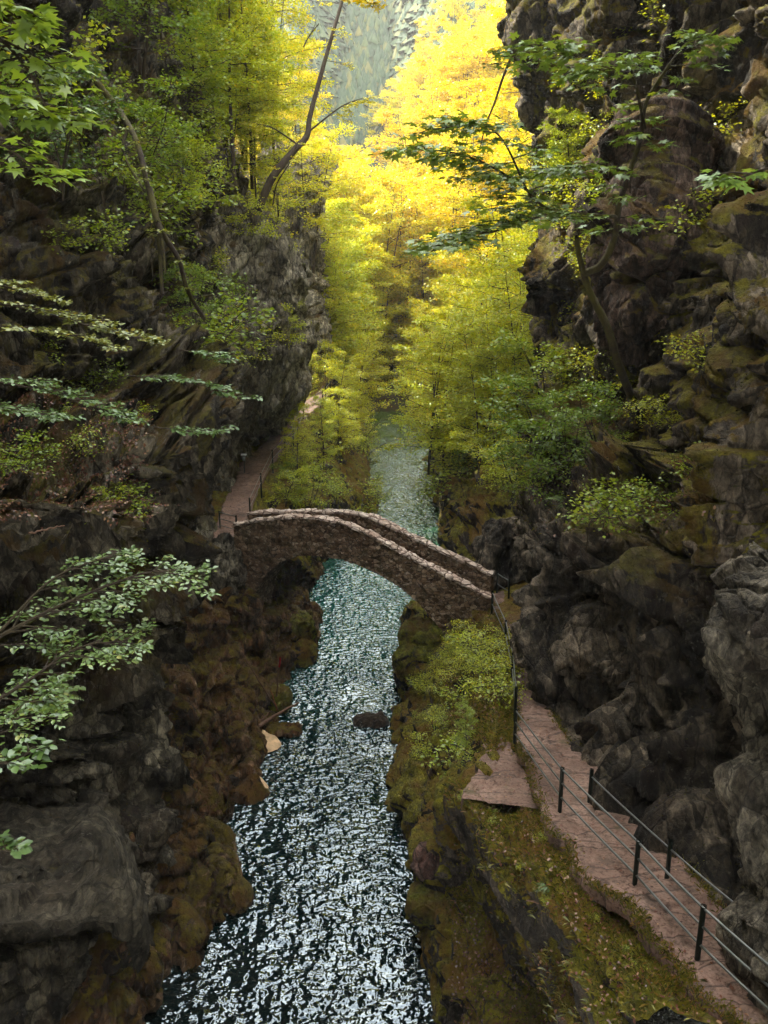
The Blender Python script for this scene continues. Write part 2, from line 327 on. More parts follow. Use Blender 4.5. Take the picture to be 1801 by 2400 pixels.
C = 1
LB = [
 [(-400,-300,14),(-100,-300,20),(200,-300,28),(400,-300,34),(520,-300,40),(450,-300,58)],
 [(-400,100,14),(-100,100,19),(150,100,25),(330,100,31),(430,100,36),(430,60,56)],
 [(-400,400,13),(-100,420,17),(130,420,22),(300,400,27),(440,400,33),(420,380,50)],
 [(-400,650,12.5),(-100,650,16),(130,650,20),(300,620,24),(450,640,29),(440,600,42)],
 [(-400,850,12.5),(-100,850,16),(120,850,20),(330,840,23),(540,890,27),(500,850,40)],
 [(-400,1000,11),(-100,1000,14.5),(150,980,18.5),(380,1010,22.5),(545,1020,26.5),(500,1000,40)],
 [(-400,1150,10),(-100,1130,12.5),(120,1100,15.5),(320,1090,18.5),(500,1140,29),(450,1150,40)],
 [(-400,1300,10),(-100,1280,12.5),(120,1270,15.5),(335,1270,18.5),(450,1280,31),(420,1280,40)],
 [(-400,1450,12),(-100,1430,16.5),(120,1420,20.5),(300,1420,25),(405,1420,30),(360,1400,40)],
 [(-400,1650,11.5),(-100,1650,16),(120,1600,19.5),(250,1600,23.5),(345,1600,27.5),(300,1600,38)],
 [(-400,1900,11.5),(-100,1900,15.5),(100,1850,19),(220,1850,22.5),(310,1880,26.5),(250,1850,38)],
 [(-400,2200,12),(-100,2150,16),(100,2100,20),(220,2050,23.5),(310,2080,26),(240,2050,36)],
 [(-400,2600,13),(-100,2600,16),(60,2600,18),(150,2550,20),(230,2500,22),(200,2300,33)]]
LB = [[(-1400, r[0][1], r[0][2] * .72)] + r for r in LB]
rockmesh('cliff_left', LB, 560, 480, M_rock, seed=3, flip=1, fiss=.9, stretch=(.17, .42, .95))
LF = [
 [(-300,1830,18),(0,1850,20),(130,1860,22),(240,1850,24),(300,1900,26),(280,1900,30)],
 [(-300,1900,15),(0,1930,17),(130,1910,19),(250,1905,21),(315,2010,23.5),(300,1990,28)],
 [(-300,2010,12.5),(20,2040,14),(160,2030,15.8),(255,2000,18),(345,2130,21.5),(320,2100,27)],
 [(-300,2090,13.0),(0,2110,14.6),(150,2110,16.6),(250,2090,18.6),(345,2230,22.2),(320,2250,27)],
 [(-300,2200,18),(0,2220,19),(150,2220,20),(230,2240,21),(320,2330,22.6),(310,2350,26)],
 [(-300,2500,17),(0,2500,18),(150,2500,19.5),(230,2500,20.5),(310,2460,22),(300,2450,26)],
 [(-300,2900,15),(0,2900,16),(150,2800,17),(240,2700,19),(300,2650,'u'),(310,2500,'u')]]
rockmesh('rock_shelf', LF, 260, 300, M_shelf, amp=.22, seed=8, flip=1, big=1.0)
LC = [
 [(300,60,62),(400,200,62),(480,290,62),(530,345,62),(570,400,66)],
 [(300,120,42),(410,250,43.5),(500,350,45.5),(560,405,47),(600,440,60)],
 [(300,430,38),(430,420,42),(535,440,45),(612,478,47),(640,490,60)],
 [(300,560,36),(430,540,40),(560,540,44),(672,565,48),(690,560,62)],
 [(300,720,36),(430,720,40),(560,720,44),(672,720,49),(700,720,62)],
 [(300,830,36),(430,830,40),(560,840,44),(682,840,50),(715,840,64)],
 [(300,930,36),(430,930,40),(540,930,45),(665,930,53),(700,930,66)],
 [(300,1030,36),(430,1030,40),(485,1040,46),(572,1010,54),(635,985,66)],
 [(300,1150,37),(430,1150,40),(462,1150,44),(515,1120,51),(580,1050,60)],
 [(300,1260,38),(420,1260,38.5),(448,1260,40.5),(482,1240,43),(530,1150,52)],
 [(300,1480,34),(390,1450,36),(430,1400,38),(465,1350,41),(490,1290,48)],
 [(300,1700,32),(380,1650,34),(420,1600,36),(460,1500,40),(500,1400,48)]]
rockmesh('cliff_behind_footpath', LC, 380, 260, M_rockB, amp=.5, seed=14, flip=1, fiss=.6, big=1.6)
LD = [
 [(600,300,80),(680,330,78),(735,360,80),(760,360,100)],
 [(600,480,76),(680,480,75),(745,480,78),(770,480,96)],
 [(600,640,74),(680,640,73),(735,640,76),(760,640,96)],
 [(600,760,74),(680,760,73),(752,760,76),(770,760,96)],
 [(600,850,74),(680,850,73),(740,870,75),(760,870,96)],
 [(600,1000,74),(680,960,73),(730,960,75),(760,960,96)]]
rockmesh('cliff_far', LD, 160, 100, M_rockB, amp=.9, seed=21, flip=1)
LA = [
 [(470,1170,52),(540,1220,53),(620,1250,55),(680,1280,57),(722,1308,'w'),(740,1330,'u')],
 [(560,1270,47),(640,1290,50),(690,1320,52),(730,1335,'w'),(760,1360,'u')],
 [(480,1320,42),(560,1350,43),(640,1390,45),(700,1400,46.5),(742,1435,'w'),(770,1480,'u')],
 [(440,1400,40),(530,1430,40.5),(620,1450,42),(690,1470,43.5),(733,1525,'w'),(770,1600,'u')],
 [(430,1440,38),(500,1500,38.5),(570,1560,39.5),(620,1610,40),(650,1665,'w'),(690,1720,'u')],
 [(400,1470,35.5),(480,1460,36.5),(560,1560,36.5),(597,1640,36.6),(603,1725,'w'),(640,1780,'u')],
 [(370,1540,33),(440,1550,34),(520,1630,33.8),(570,1720,34),(558,1825,'w'),(600,1870,'u')],
 [(330,1600,31),(400,1640,32),(460,1720,32),(480,1800,32),(478,1855,'w'),(500,1880,'u')],
 [(300,1750,29),(350,1780,29.5),(420,1840,30),(445,1890,30.5),(452,1935,'w'),(480,1970,'u')],
 [(280,1850,26.5),(340,1890,27.5),(430,1940,28),(510,2010,28),(530,2080,'w'),(560,2120,'u')],
 [(260,1950,24),(320,2020,25.5),(380,2080,26),(440,2110,26),(465,2155,'w'),(520,2220,'u')],
 [(220,2100,22),(270,2170,23),(310,2240,23.5),(335,2280,23.8),(345,2330,'w'),(400,2400,'u')],
 [(150,2400,19),(200,2440,20),(240,2470,21),(270,2490,21.3),(290,2520,'w'),(360,2560,'u')]]
LA[1] = [(500,1250,46.5)] + LA[1]
LA = [r if len(r) == 6 else r[:6] for r in LA]
rockmesh('bank_left', LA, 520, 240, M_bankL, amp=.5, seed=31, flip=1, ribs=.85)
RC = [
 [(1300,-300,60),(1225,-300,42),(1400,-300,33),(1560,-300,25),(1750,-300,20),(2100,-300,15)],
 [(1300,0,55),(1235,0,42),(1380,0,33),(1540,0,26),(1740,0,20),(2100,0,14)],
 [(1330,350,55),(1270,350,40),(1400,350,33),(1540,350,26),(1720,350,19),(2100,350,13)],
 [(1340,600,52),(1285,600,40),(1400,600,32),(1510,600,26),(1660,620,19),(2100,600,13)],
 [(1340,850,50),(1300,850,39),(1400,850,32),(1530,850,25.5),(1670,850,19),(2100,850,12.5)],
 [(1320,1050,48),(1280,1050,38),(1400,1060,31),(1540,1050,25),(1680,1060,18.5),(2100,1050,12.5)],
 [(1300,1160,46),(1262,1180,34),(1370,1160,28),(1500,1160,23),(1690,1180,17.5),(2100,1150,12.5)],
 [(1290,1270,44),(1200,1260,31.5),(1330,1230,25.5),(1500,1220,21),(1700,1280,17),(2100,1250,12.5)],
 [(1280,1400,42),(1240,1400,30.5),(1320,1390,24.5),(1480,1390,20),(1700,1400,17.2),(2100,1400,12)],
 [(1290,1500,40),(1258,1500,29),(1345,1560,24),(1480,1610,20.2),(1690,1640,17.3),(2100,1560,12)],
 [(1330,1560,38),(1290,1590,28),(1395,1695,24.8),(1535,1790,20.8),(1700,1880,17.6),(2100,1720,12.5)],
 [(1350,1640,36),(1300,1670,27.5),(1450,1730,30),(1600,1850,27),(1740,1960,23),(2100,2050,12.5)],
 [(1360,1780,33),(1330,1745,'e6.9'),(1500,1835,'e7.4'),(1610,1940,'e7.9'),(1700,2060,'e8.4'),(1920,2330,'e8.8')],
 [(1370,2000,30),(1350,1900,'e4'),(1490,1960,'e4'),(1620,2080,'e4'),(1740,2230,'e5'),(1900,2500,'e5')]]
RC = [r + [(2900, min(r[-1][1], 2500), r[-1][2] * .72 if not isinstance(r[-1][2], str) else r[-1][2])] for r in RC]
rockmesh('cliff_right', RC, 600, 480, M_rockR, seed=41, flip=1, fiss=1.1, stretch=(.16, .38, .85), strata=STRATA_R)
rockmesh('rock_pillar', [
 [(1500,200,27),(1535,200,24.5),(1575,200,24.5),(1600,200,27)], [(1500,320,27),(1532,320,23.6),(1575,320,23.5),(1600,320,27)],
 [(1470,440,26.5),(1500,445,23.2),(1568,440,22.8),(1595,440,26)], [(1415,560,26.5),(1450,560,22.7),(1562,560,22),(1595,560,26)],
 [(1410,680,26.5),(1440,680,22.5),(1562,680,21.8),(1595,680,26)], [(1430,770,26.5),(1475,775,22.8),(1555,780,22.4),(1595,790,26)],
 [(1470,830,28),(1510,825,26),(1545,825,26),(1595,830,28)]], 220, 160, M_pillar, amp=.75, seed=47, fiss=.8, flip=1, strata=STRATA_R, kind=None)
tag(bpy.data.objects['rock_pillar'], 'pinkish brown rock pillar standing out of the right cliff', 'rock')
RA = [
 [(1800,1250,20),(1790,1290,15),(1850,1290,13),(2200,1250,10)],
 [(1780,1350,20),(1720,1370,14),(1800,1370,12.3),(2200,1340,10)],
 [(1760,1450,20),(1672,1450,13.5),(1790,1450,11.8),(2200,1450,9.5)],
 [(1760,1560,20),(1668,1560,13.5),(1790,1580,11.7),(2200,1560,9.5)],
 [(1790,1680,20),(1735,1680,13.8),(1800,1690,12.3),(2200,1680,10)],
 [(1800,1850,20),(1722,1850,13.3),(1800,1850,11.9),(2200,1850,9.5)],
 [(1830,2050,20),(1765,2050,13),(1830,2050,11.6),(2200,2050,9.5)],
 [(1870,2200,20),(1805,2200,12.8),(1870,2200,11.6),(2200,2200,9.5)],
 [(1900,2500,18),(1850,2500,12),(1950,2500,11),(2200,2500,9)]]
RA = [r + [(2900, r[-1][1], r[-1][2] * .75)] for r in RA]
rockmesh('cliff_right_near', RA, 300, 220, M_rockN, amp=.4, seed=55, flip=1, strata=STRATA_R)
RE = [
 [(1260,1330,40),(1170,1370,40),(1100,1375,41),(1060,1390,42),(1000,1410,45),(960,1420,'w'),(950,1430,'u')],
 [(1290,1400,36),(1160,1430,36),(1110,1435,37),(1060,1450,38.5),(1000,1450,41),(942,1500,'w'),(920,1520,'u')],
 [(1290,1500,32),(1190,1500,32.5),(1140,1510,33.5),(1090,1520,35),(1030,1520,37),(932,1590,'w'),(900,1600,'u')],
 [(1300,1620,27),(1208,1600,27.6),(1160,1610,28.5),(1110,1640,30),(1030,1650,33),(928,1680,'w'),(890,1700,'u')],
 [(1330,1720,'e7'),(1205,1735,'e6.9'),(1142,1742,'e6.7'),(1105,1770,26.5),(1015,1790,29.5),(928,1800,'w'),(880,1820,'u')],
 [(1400,1850,'e7.6'),(1250,1850,'e7.0'),(1088,1850,'e6.7'),(1045,1900,25.5),(990,1900,28),(938,1925,'w'),(890,1940,'u')],
 [(1460,1940,'e8'),(1320,1930,'e7.7'),(1120,1905,'e7.2'),(1072,1990,24),(1010,1980,25),(965,2015,'w'),(900,2040,'u')],
 [(1530,2000,'e8.3'),(1390,2000,'e8.2'),(1165,2000,'e7.5'),(1115,2090,22.8),(1030,2060,24.6),(975,2110,'w'),(920,2130,'u')],
 [(1620,2100,'e8.6'),(1480,2120,'e8.5'),(1235,2090,'e7.8'),(1185,2210,21),(1070,2190,23),(985,2235,'w'),(930,2260,'u')],
 [(1750,2230,'e9'),(1600,2270,'e8.8'),(1340,2220,'e8.1'),(1285,2370,18.8),(1130,2370,20.5),(1035,2420,'w'),(970,2430,'u')],
 [(2000,2400,'e9.5'),(1800,2440,'e9.3'),(1480,2420,'e8.5'),(1400,2600,15.5),(1220,2600,17.5),(1100,2620,'w'),(1050,2650,'u')]]
rockmesh('bank_right', RE, 560, 300, M_bankR, amp=.35, path=(1.0, 1.6), seed=61, flip=-1, strata=STRATA_R)
RD = [
 [(1450,640,90),(1250,820,87),(1120,950,84),(1040,1020,84),(1010,1045,84),(1005,1075,86),(1005,1100,'w'),(990,1115,'u')],
 [(1480,700,76),(1280,880,72),(1150,980,70),(1070,1050,69),(1035,1085,69),(1030,1140,70),(1033,1195,'w'),(1010,1215,'u')],
 [(1540,740,62),(1320,930,60),(1200,1020,58),(1100,1085,57),(1045,1115,58),(1033,1190,60),(1040,1270,'w'),(1010,1300,'u')],
 [(1560,860,54),(1330,1000,52),(1240,1080,50),(1140,1130,50),(1075,1170,51),(1050,1250,53),(1055,1340,'w'),(1020,1370,'u')],
 [(1560,960,48),(1330,1080,46),(1270,1150,44),(1190,1200,44),(1120,1260,45),(1060,1330,47),(1020,1420,'w'),(990,1450,'u')],
 [(1560,1100,40),(1330,1180,40),(1270,1250,40),(1190,1300,41),(1110,1370,42),(1050,1420,43),(1000,1500,'w'),(970,1550,'u')]]
rockmesh('bank_right_far', RD, 220, 220, M_bankR, amp=.55, seed=71, flip=-1, strata=STRATA_R)
LK = [
 [(420,1230,41),(505,1250,'e5.9'),(610,1260,'e5.9'),(680,1310,43),(740,1370,'w'),(760,1400,'u')],
 [(440,1180,43),(515,1215,'e6.2'),(600,1205,'e6.1'),(700,1250,50),(740,1330,'w'),(770,1350,'u')],
 [(500,1100,52),(545,1130,'e6.5'),(620,1130,'e6.4'),(740,1160,55),(825,1270,'w'),(840,1290,'u')],
 [(560,1010,60),(610,1060,'e6.9'),(680,1065,'e6.7'),(790,1100,63),(888,1215,'w'),(900,1230,'u')],
 [(620,960,70),(680,985,'e7.8'),(730,1000,'e7.5'),(800,1040,72),(872,1130,'w'),(880,1150,'u')],
 [(680,890,85),(735,925,'e8.7'),(790,940,'e8.2'),(830,990,86),(862,1065,'w'),(872,1085,'u')],
 [(700,850,110),(760,880,'e10'),(800,900,'e9.5'),(835,940,110),(868,1020,'w'),(880,1040,'u')]]
rockmesh('bank_left_far', LK, 300, 220, M_bankR, amp=.30, seed=81, flip=-1)
def terrain(x, y):
    xr = 5.5 + .02 * (y - 80); xl = -1.8 - .02 * (y - 80)
    d = np.maximum(x - xr, xl - x)
    side = np.where(d > 0, 2.2 * np.clip(d / 1.5, 0, 1) + .62 * np.maximum(d - 1, 0) ** .98, -1.5)
    side = np.minimum(side, 34 + .25 * np.abs(x))
    bend = np.clip((y - 116) / 10, 0, 1) * 3 + np.maximum(y - 118, 0) * .14 + np.maximum(y - 220, 0) ** 1.0 * .62
    z = np.where(y < 116, side, np.maximum(side * np.clip(1 - (y - 116) / 70, 0, 1), 0) + bend)
    z = z + np.clip((x - 1 + 0 * y) / 14, 0, 1) ** 1.3 * np.clip((y - 128) / 45, 0, 1) * 30 + np.clip((x - 6) / 9, 0, 1) ** 1.5 * np.clip((130 - y) / 30, 0, 1) * 7 + np.clip((-x - 14) / 10, 0, 1) * np.clip((y - 110) / 40, 0, 1) * 22
    P3 = np.stack([x.ravel() * .03, y.ravel() * .03, 0 * x.ravel()], 1)
    return z + (fbm(P3, 4, 91).reshape(x.shape) * np.clip(np.maximum(d, (y - 116) * .5), 0, 12) * .35)
tu = np.linspace(-1, 1, 260); tx = np.sign(tu) * (np.abs(tu) ** 2.2) * 700 + 2
tv = np.linspace(0, 1, 260) ** 1.6 * 336 + 84
TX, TY = np.meshgrid(tx, tv, indexing='ij')
G = np.stack([TX, TY, terrain(TX, TY)], 2)
tag(link('hills', mesh_np('hills', G.reshape(-1, 3), grid_faces(260, 260)), M_soil), kind='structure')
# slopes added above the near cliffs, mostly out of the frame, to shade the gorge
for sx, nm in ((-1, 'shading_hillside_left'), (1, 'shading_hillside_right')):
    U, Y = np.meshgrid(np.linspace(0, 1, 90), np.linspace(-30, 86, 110), indexing='ij')
    X = sx * ((12 if sx < 0 else 15) + .06 * np.abs(Y - 20) + U * 90)
    hgt = 66 - np.clip((Y - 44) / 28, 0, 1) * 46 if sx < 0 else 56 - np.clip((Y - 40) / 40, 0, 1) * 26
    Z = -2 + np.minimum(U * 420, hgt) + U * 60 + 3 * fbm(np.stack([X.ravel() * .1, Y.ravel() * .1, X.ravel() * 0], 1), 4, 5).reshape(X.shape) * np.clip(U * 12, 0, 1)
    X = X + 1.6 * fbm(np.stack([X.ravel() * 0, Y.ravel() * .15, Z.ravel() * .12], 1), 4, 6).reshape(X.shape)
    tag(link(nm, mesh_np(nm, np.stack([X, Y, Z], 2).reshape(-1, 3), grid_faces(90, 110)), M_rock if sx < 0 else M_soil), kind='structure')
U, Y = np.meshgrid(np.linspace(-60, 60, 60), np.linspace(0, 1, 50), indexing='ij')  # unseen slope added behind the camera to block the sky light from there
G = np.stack([U, -9 - Y * 45 + .01 * U ** 2, -2 + np.minimum(Y * 160, 26) + Y * 60], 2)
tag(link('shading_hillside_behind', mesh_np('shading_hillside_behind', G.reshape(-1, 3), grid_faces(60, 50)), M_soil), kind='structure')
# river: one sheet with real waves, finer where it is near
wx = np.linspace(-9, 9, 300); wy = 9 + (np.linspace(0, 1, 900) ** 1.6) * 119
WX, WY = np.meshgrid(wx, wy, indexing='ij')
pw = np.stack([WX.ravel() * 1.0, WY.ravel() * 1.25, 0 * WX.ravel()], 1)
wz = .07 * fbm(pw * 1.1 + .5 * fbm(pw * .7, 2, 8)[:, None], 2, 3)
wz *= np.clip(1.15 - WY.ravel() / 85, .12, 1)
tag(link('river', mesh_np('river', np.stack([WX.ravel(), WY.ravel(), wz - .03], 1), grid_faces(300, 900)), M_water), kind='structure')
# footpaths
def strip(name, pairs, mat, n, m, rough=.04, lift=.1, seed=5):
    A = np.array([P(a[0], a[1], 'e%g' % e) for a, b, e in pairs]); B = np.array([P(b[0], b[1], 'e%g' % e) for a, b, e in pairs])
    A = catmull(A, n); B = catmull(B, n); D = (A - B); D[:, 2] = 0; D /= np.linalg.norm(D, axis=1, keepdims=True); A = A + D * (.16 * fbm(A * 1.5, 4, seed + 1))[:, None]
    t = np.linspace(0, 1, m)[None, :, None]
    G = A[:, None] * (1 - t) + B[:, None] * t
    p = G.reshape(-1, 3); h = rough * fbm(p * 1.7, 4, seed)
    c, e = cells(p * np.array([.9, .9, .01]), seed + 3, .2); h += .05 * c - .04 * np.exp(-(e / .05) ** 2)
    G[:, :, 2] += h.reshape(n, m) + lift
    GR[name] = (G.copy(), 1 if gnormals(G)[..., 2].mean() > 0 else -1)
    # a skirt so that the slab has a thickness
    lo = G[:, :1].copy(); lo[:, :, 2] -= .3; lo2 = G[:, -1:].copy(); lo2[:, :, 2] -= .35
    G = np.concatenate([lo, G, lo2], 1)
    return tag(link(name, mesh_np(name, G.reshape(-1, 3), grid_faces(n, m + 2)), mat), kind='structure'), G
RP = [((1148,1395),(1195,1385),4.55),((1158,1440),(1205,1430),4.8),((1193,1500),(1245,1490),5.2),((1207,1560),(1285,1560),5.6),((1208,1620),(1297,1640),6.1),
      ((1207,1680),(1300,1690),6.6),((1206,1745),(1360,1765),7.0),((1237,1804),(1500,1845),7.4),((1301,1950),(1560,1955),8.0),((1372,2075),(1640,2085),8.5),
      ((1475,2150),(1740,2175),8.7),((1578,2265),(1880,2310),8.8),((1714,2395),(2050,2450),9.0),((1850,2550),(2200,2600),9.1)]
strip('footpath', RP, M_path, 420, 60)
strip('stone_platform', [((1142,1742),(1212,1742),6.9),((1128,1775),(1225,1790),6.95),((1108,1815),(1245,1830),7.0),((1092,1850),(1262,1865),7.1),((1085,1872),(1290,1900),7.2)], M_path, 60, 60, seed=15, lift=.02)
LP = [((500,1268),(562,1268),6.2),((508,1235),(584,1215),6.3),((532,1180),(592,1180),6.5),((555,1120),(618,1120),6.7),((572,1080),(645,1075),6.9),((612,1048),(670,1050),7.15),
      ((645,1010),(698,1010),7.6),((676,980),(715,985),8.0),((725,938),(755,945),8.6),((752,915),(775,922),9.1),((760,900),(782,905),9.5)]
strip('footpath_beyond_bridge', LP, M_path, 220, 24, seed=25)
# ---------------------------------------------------------------- the stone bridge
BA = P(548, 1232, 40.3); BB = P(1153, 1406, 36.5)
bt = (BB - BA)[:2]; BL = np.linalg.norm(bt); bt = bt / BL; bn = np.array([-bt[1], bt[0]]); BW = 2.05
def onplane(px, py, off):
    D = P(px, py, 1) - np.array([0, 0, CAMZ]); A = BA[:2] + bn * off
    k = (A @ bn) / (D[:2] @ bn); q = np.array([0, 0, CAMZ]) + D * k
    return (q[:2] - A) @ bt, q[2]
def prof(pts, off):
    q = np.array([onplane(x, y, off) for x, y in pts]); return lambda s: np.interp(s, q[:, 0], q[:, 1])
def smooth(f, w=.35): return lambda s: np.mean([f(s + k * w) for k in (-1, -.5, 0, .5, 1)], axis=0)
top_n = smooth(prof([(548,1233),(575,1228),(620,1220),(680,1214),(740,1216),(800,1228),(850,1248),(900,1274),(960,1307),(1020,1338),(1080,1369),(1130,1395),(1153,1407)], 0))
top_f = smooth(prof([(575,1203),(620,1199),(690,1197),(760,1197),(830,1200),(865,1206),(900,1222),(960,1250),(1010,1275),(1060,1299),(1110,1321),(1158,1346)], BW))
intr_pts = [(400,1560),(583,1560),(586,1450),(603,1378),(625,1345),(655,1318),(700,1303),(745,1302),(800,1311),(850,1328),(900,1353),(945,1382),(985,1417),(1020,1458),(1050,1500),(1075,1560),(1400,1560)]
intr = prof(intr_pts, 0)
deck = lambda s: np.minimum(top_n(s), top_f(s)) - .95
sR = onplane(1158, 1346, BW)[0]; sL = onplane(590, 1201, BW)[0]
def ring(name, topf, botf, o0, o1, s0, s1, mat, parent, nv=26, nt=5, ns=420, rough=.035, seed=1, lump=.0):
    s = np.linspace(s0, s1, ns); zt = topf(s); zb = np.minimum(botf(s), zt - .03)
    v = np.linspace(0, 1, nv); t = np.linspace(0, 1, nt)
    O = []; W = []
    O += [o0] * nv; W += list(v); O += list(o0 + (o1 - o0) * t[1:]); W += [1] * (nt - 1)
    O += [o1] * (nv - 1); W += list(v[::-1][1:]); O += list(o1 + (o0 - o1) * t[1:]); W += [0] * (nt - 1)
    O = np.array(O); W = np.array(W)
    Z = zb[:, None] + (zt - zb)[:, None] * W[None]
    XY = BA[:2] + bt * s[:, None, None] + bn * O[None, :, None]
    G = np.concatenate([np.broadcast_to(XY, (ns, len(O), 2)), Z[:, :, None]], 2)
    N = gnormals(G).reshape(-1, 3); V = G.reshape(-1, 3)
    c, e = cells(V * np.array([3.2, 3.2, 4.4]), seed, .6)
    d = rough * (1.3 * c + .6 * np.clip(e / .2, 0, 1)) + lump * fbm(V * 2.2, 3, seed + 4)
    V = V + N * d[:, None]
    G = V.reshape(ns, -1, 3); G[:, -1] = G[:, 0]
    caps = [G[0].mean(0), G[-1].mean(0)]
    F = grid_faces(ns, G.shape[1]); V = G.reshape(-1, 3); base = len(V); V = np.vstack([V, caps]); m = G.shape[1]
    j = np.arange(m - 1); c0 = np.stack([j, j + 1, np.full(m - 1, base), np.full(m - 1, base)], 1); c1 = np.stack([(ns - 1) * m + j + 1, (ns - 1) * m + j, np.full(m - 1, base + 1), np.full(m - 1, base + 1)], 1)
    me = mesh_np(name, V, F)
    capm = bpy.data.meshes.new('x')
    import bmesh
    bm = bmesh.new(); bm.from_mesh(me); bm.verts.ensure_lookup_table()
    for q in (c0, c1):
        for r in q:
            try: bm.faces.new([bm.verts[r[0]], bm.verts[r[1]], bm.verts[r[2]]])
            except ValueError: pass
    bmesh.ops.recalc_face_normals(bm, faces=bm.faces)
    bm.to_mesh(me); bm.free()
    return link(name, me, mat, parent)
bridge = empty('stone_bridge', (0, 0, 0))
tag(bridge, 'narrow arched footbridge of brown rubble stone with pale coping over the river', 'bridge')
ring('spandrel_wall', top_n, intr, 0, .36, 0, BL, M_mason, bridge, nv=60, seed=101, rough=.05)
ring('spandrel_wall', top_f, lambda s: intr(s) + .02, BW - .36, BW, sL, sR, M_mason, bridge, nv=60, seed=111, rough=.05)
ring('arch_barrel', lambda s: deck(s) - .12, lambda s: intr(s) + .05, .30, BW - .30, -.3, BL + .2, M_mason, bridge, nv=20, nt=14, seed=121, rough=.03)
ring('deck', deck, lambda s: deck(s) - .1, .37, BW - .37, -.6, BL + .5, M_path, bridge, nv=3, nt=14, seed=131, rough=.02)
ring('coping', lambda s: top_n(s) + .085, lambda s: top_n(s) - .01, -.05, .42, -.05, BL + .04, M_coping, bridge, nv=4, nt=8, seed=141, rough=.035, lump=.05)
ring('coping', lambda s: top_f(s) + .085, lambda s: top_f(s) - .01, BW - .42, BW + .05, sL - .05, sR + .04, M_coping, bridge, nv=4, nt=8, seed=151, rough=.035, lump=.05)
# ---------------------------------------------------------------- tubes
def tube_np(pts, rad, k=6):
    pts = np.asarray(pts, float); n = len(pts); rad = np.broadcast_to(rad, (n,)) if np.ndim(rad) < 1 or len(np.atleast_1d(rad)) == n else np.linspace(rad[0], rad[1], n)
    T = np.gradient(pts, axis=0); T /= np.linalg.norm(T, axis=1, keepdims=True) + 1e-9
    ref = np.array([0, 0, 1.0]) if abs(T[:, 2]).mean() < .8 else np.array([1.0, 0, 0])
    U = np.cross(T, ref); U /= np.linalg.norm(U, axis=1, keepdims=True) + 1e-9; W = np.cross(T, U)
    a = np.arange(k) * 2 * math.pi / k
    V = pts[:, None] + rad[:, None, None] * (np.cos(a)[None, :, None] * U[:, None] + np.sin(a)[None, :, None] * W[:, None])
    i = (np.arange(n - 1)[:, None] * k + np.arange(k)[None]).ravel(); j = (np.arange(n - 1)[:, None] * k + (np.arange(k)[None] + 1) % k).ravel()
    F = np.stack([i, j, j + k, i + k], 1)
    return V.reshape(-1, 3), F
class MB:
    def __init__(s): s.V = []; s.F = []; s.n = 0
    def add(s, V, F): s.V.append(V); s.F.append(F + s.n); s.n += len(V); return s
    def tube(s, pts, rad, k=6, cap=False):
        V, F = tube_np(pts, rad, k)
        if cap:
            m = len(V); V = np.vstack([V, V[:k].mean(0), V[-k:].mean(0)]); j = np.arange(k); jj = (j + 1) % k
            F = np.vstack([F, np.stack([jj, j, np.full(k, m), np.full(k, m)], 1)[:, [0, 1, 2, 2]], np.stack([m - k + j, m - k + jj, np.full(k, m + 1), np.full(k, m + 1)], 1)])
        return s.add(V, F)
    def build(s, name, mat, parent=None, smooth=True):
        me = mesh_np(name, np.vstack(s.V), np.vstack(s.F), smooth); me.validate(); return link(name, me, mat, parent)
def child(o, parent, loc=(0, 0, 0)): o.parent = parent; return o
def fence(label, posts, rails, h=1.05, r=.045, cat='railing', group=None, rr=.022, sub=None):
    """posts: world base points; rails: heights"""
    B = np.array(posts[0]); e = empty('railing', B); tag(e, label, cat, group)
    for p in posts:
        mb = MB(); q = np.array(p) - B
        mb.tube([q - [0, 0, .4], q + [0, 0, h]], r, 8, True); mb.tube([q + [0, 0, h], q + [0, 0, h + .02]], r * 1.15, 8, True)
        mb.build('post', M_post, e)
    for z in rails:
        pl = []
        for i, p in enumerate(posts):
            q = np.array(p) - B + [0, 0, z]; pl.append(q)
            if i < len(posts) - 1: q2 = np.array(posts[i + 1]) - B + [0, 0, z]; pl += [q * .75 + q2 * .25 - [0, 0, .012], q * .5 + q2 * .5 - [0, 0, .018], q * .25 + q2 * .75 - [0, 0, .012]]
        MB().tube(pl, rr, 6, True).build('rail', M_rail, e)
    return e
fence('green posted railing with three rails along the right footpath from the ledge downwards', [P(1197,1655,'e6.0'),P(1206,1750,'e7.05'),P(1312,1904,'e7.9'),P(1486,2092,'e8.45'),P(1633,2260,'e8.75'),P(1850,2470,'e9.05')][1:], (.38, .72, 1.03))
fence('green railing running from the end of the bridge up to the mossy ledge', [P(1153,1441,'e4.8'),P(1184,1515,'e5.2'),P(1200,1600,'e5.8'),P(1207,1690,'e6.6')], (.5, 1.0))
fence('dark handrail on the cliff side of the right footpath', [P(1380,1905,'e7.6'),P(1560,2090,'e8.3'),P(1720,2240,'e8.6'),P(1900,2420,'e8.9')], (.9,), rr=.018)
fence('short two post railing closing the gap left of the bridge', [P(517,1246,'e6.2'),P(556,1257,'e6.2')], (.35, .7, 1.03))
fence('short railing filling the gap between the far parapet and the right cliff', [P(1165,1392,'e4.6'),P(1192,1410,'e4.7')], (.5, 1.0))
fence('cable railing along the river side of the far left footpath', [P(587,1213,'e6.4'),P(613,1152,'e6.6'),P(640,1094,'e6.9'),P(669,1062,'e7.2'),P(688,1044,'e7.4'),P(712,985,'e8.0')], (.55, 1.0), rr=.014)
fence('far cable railing at the top of the left footpath before it turns', [P(757,945,'e8.5'),P(764,938,'e8.8'),P(775,925,'e9.1')], (.55, 1.0), rr=.014)
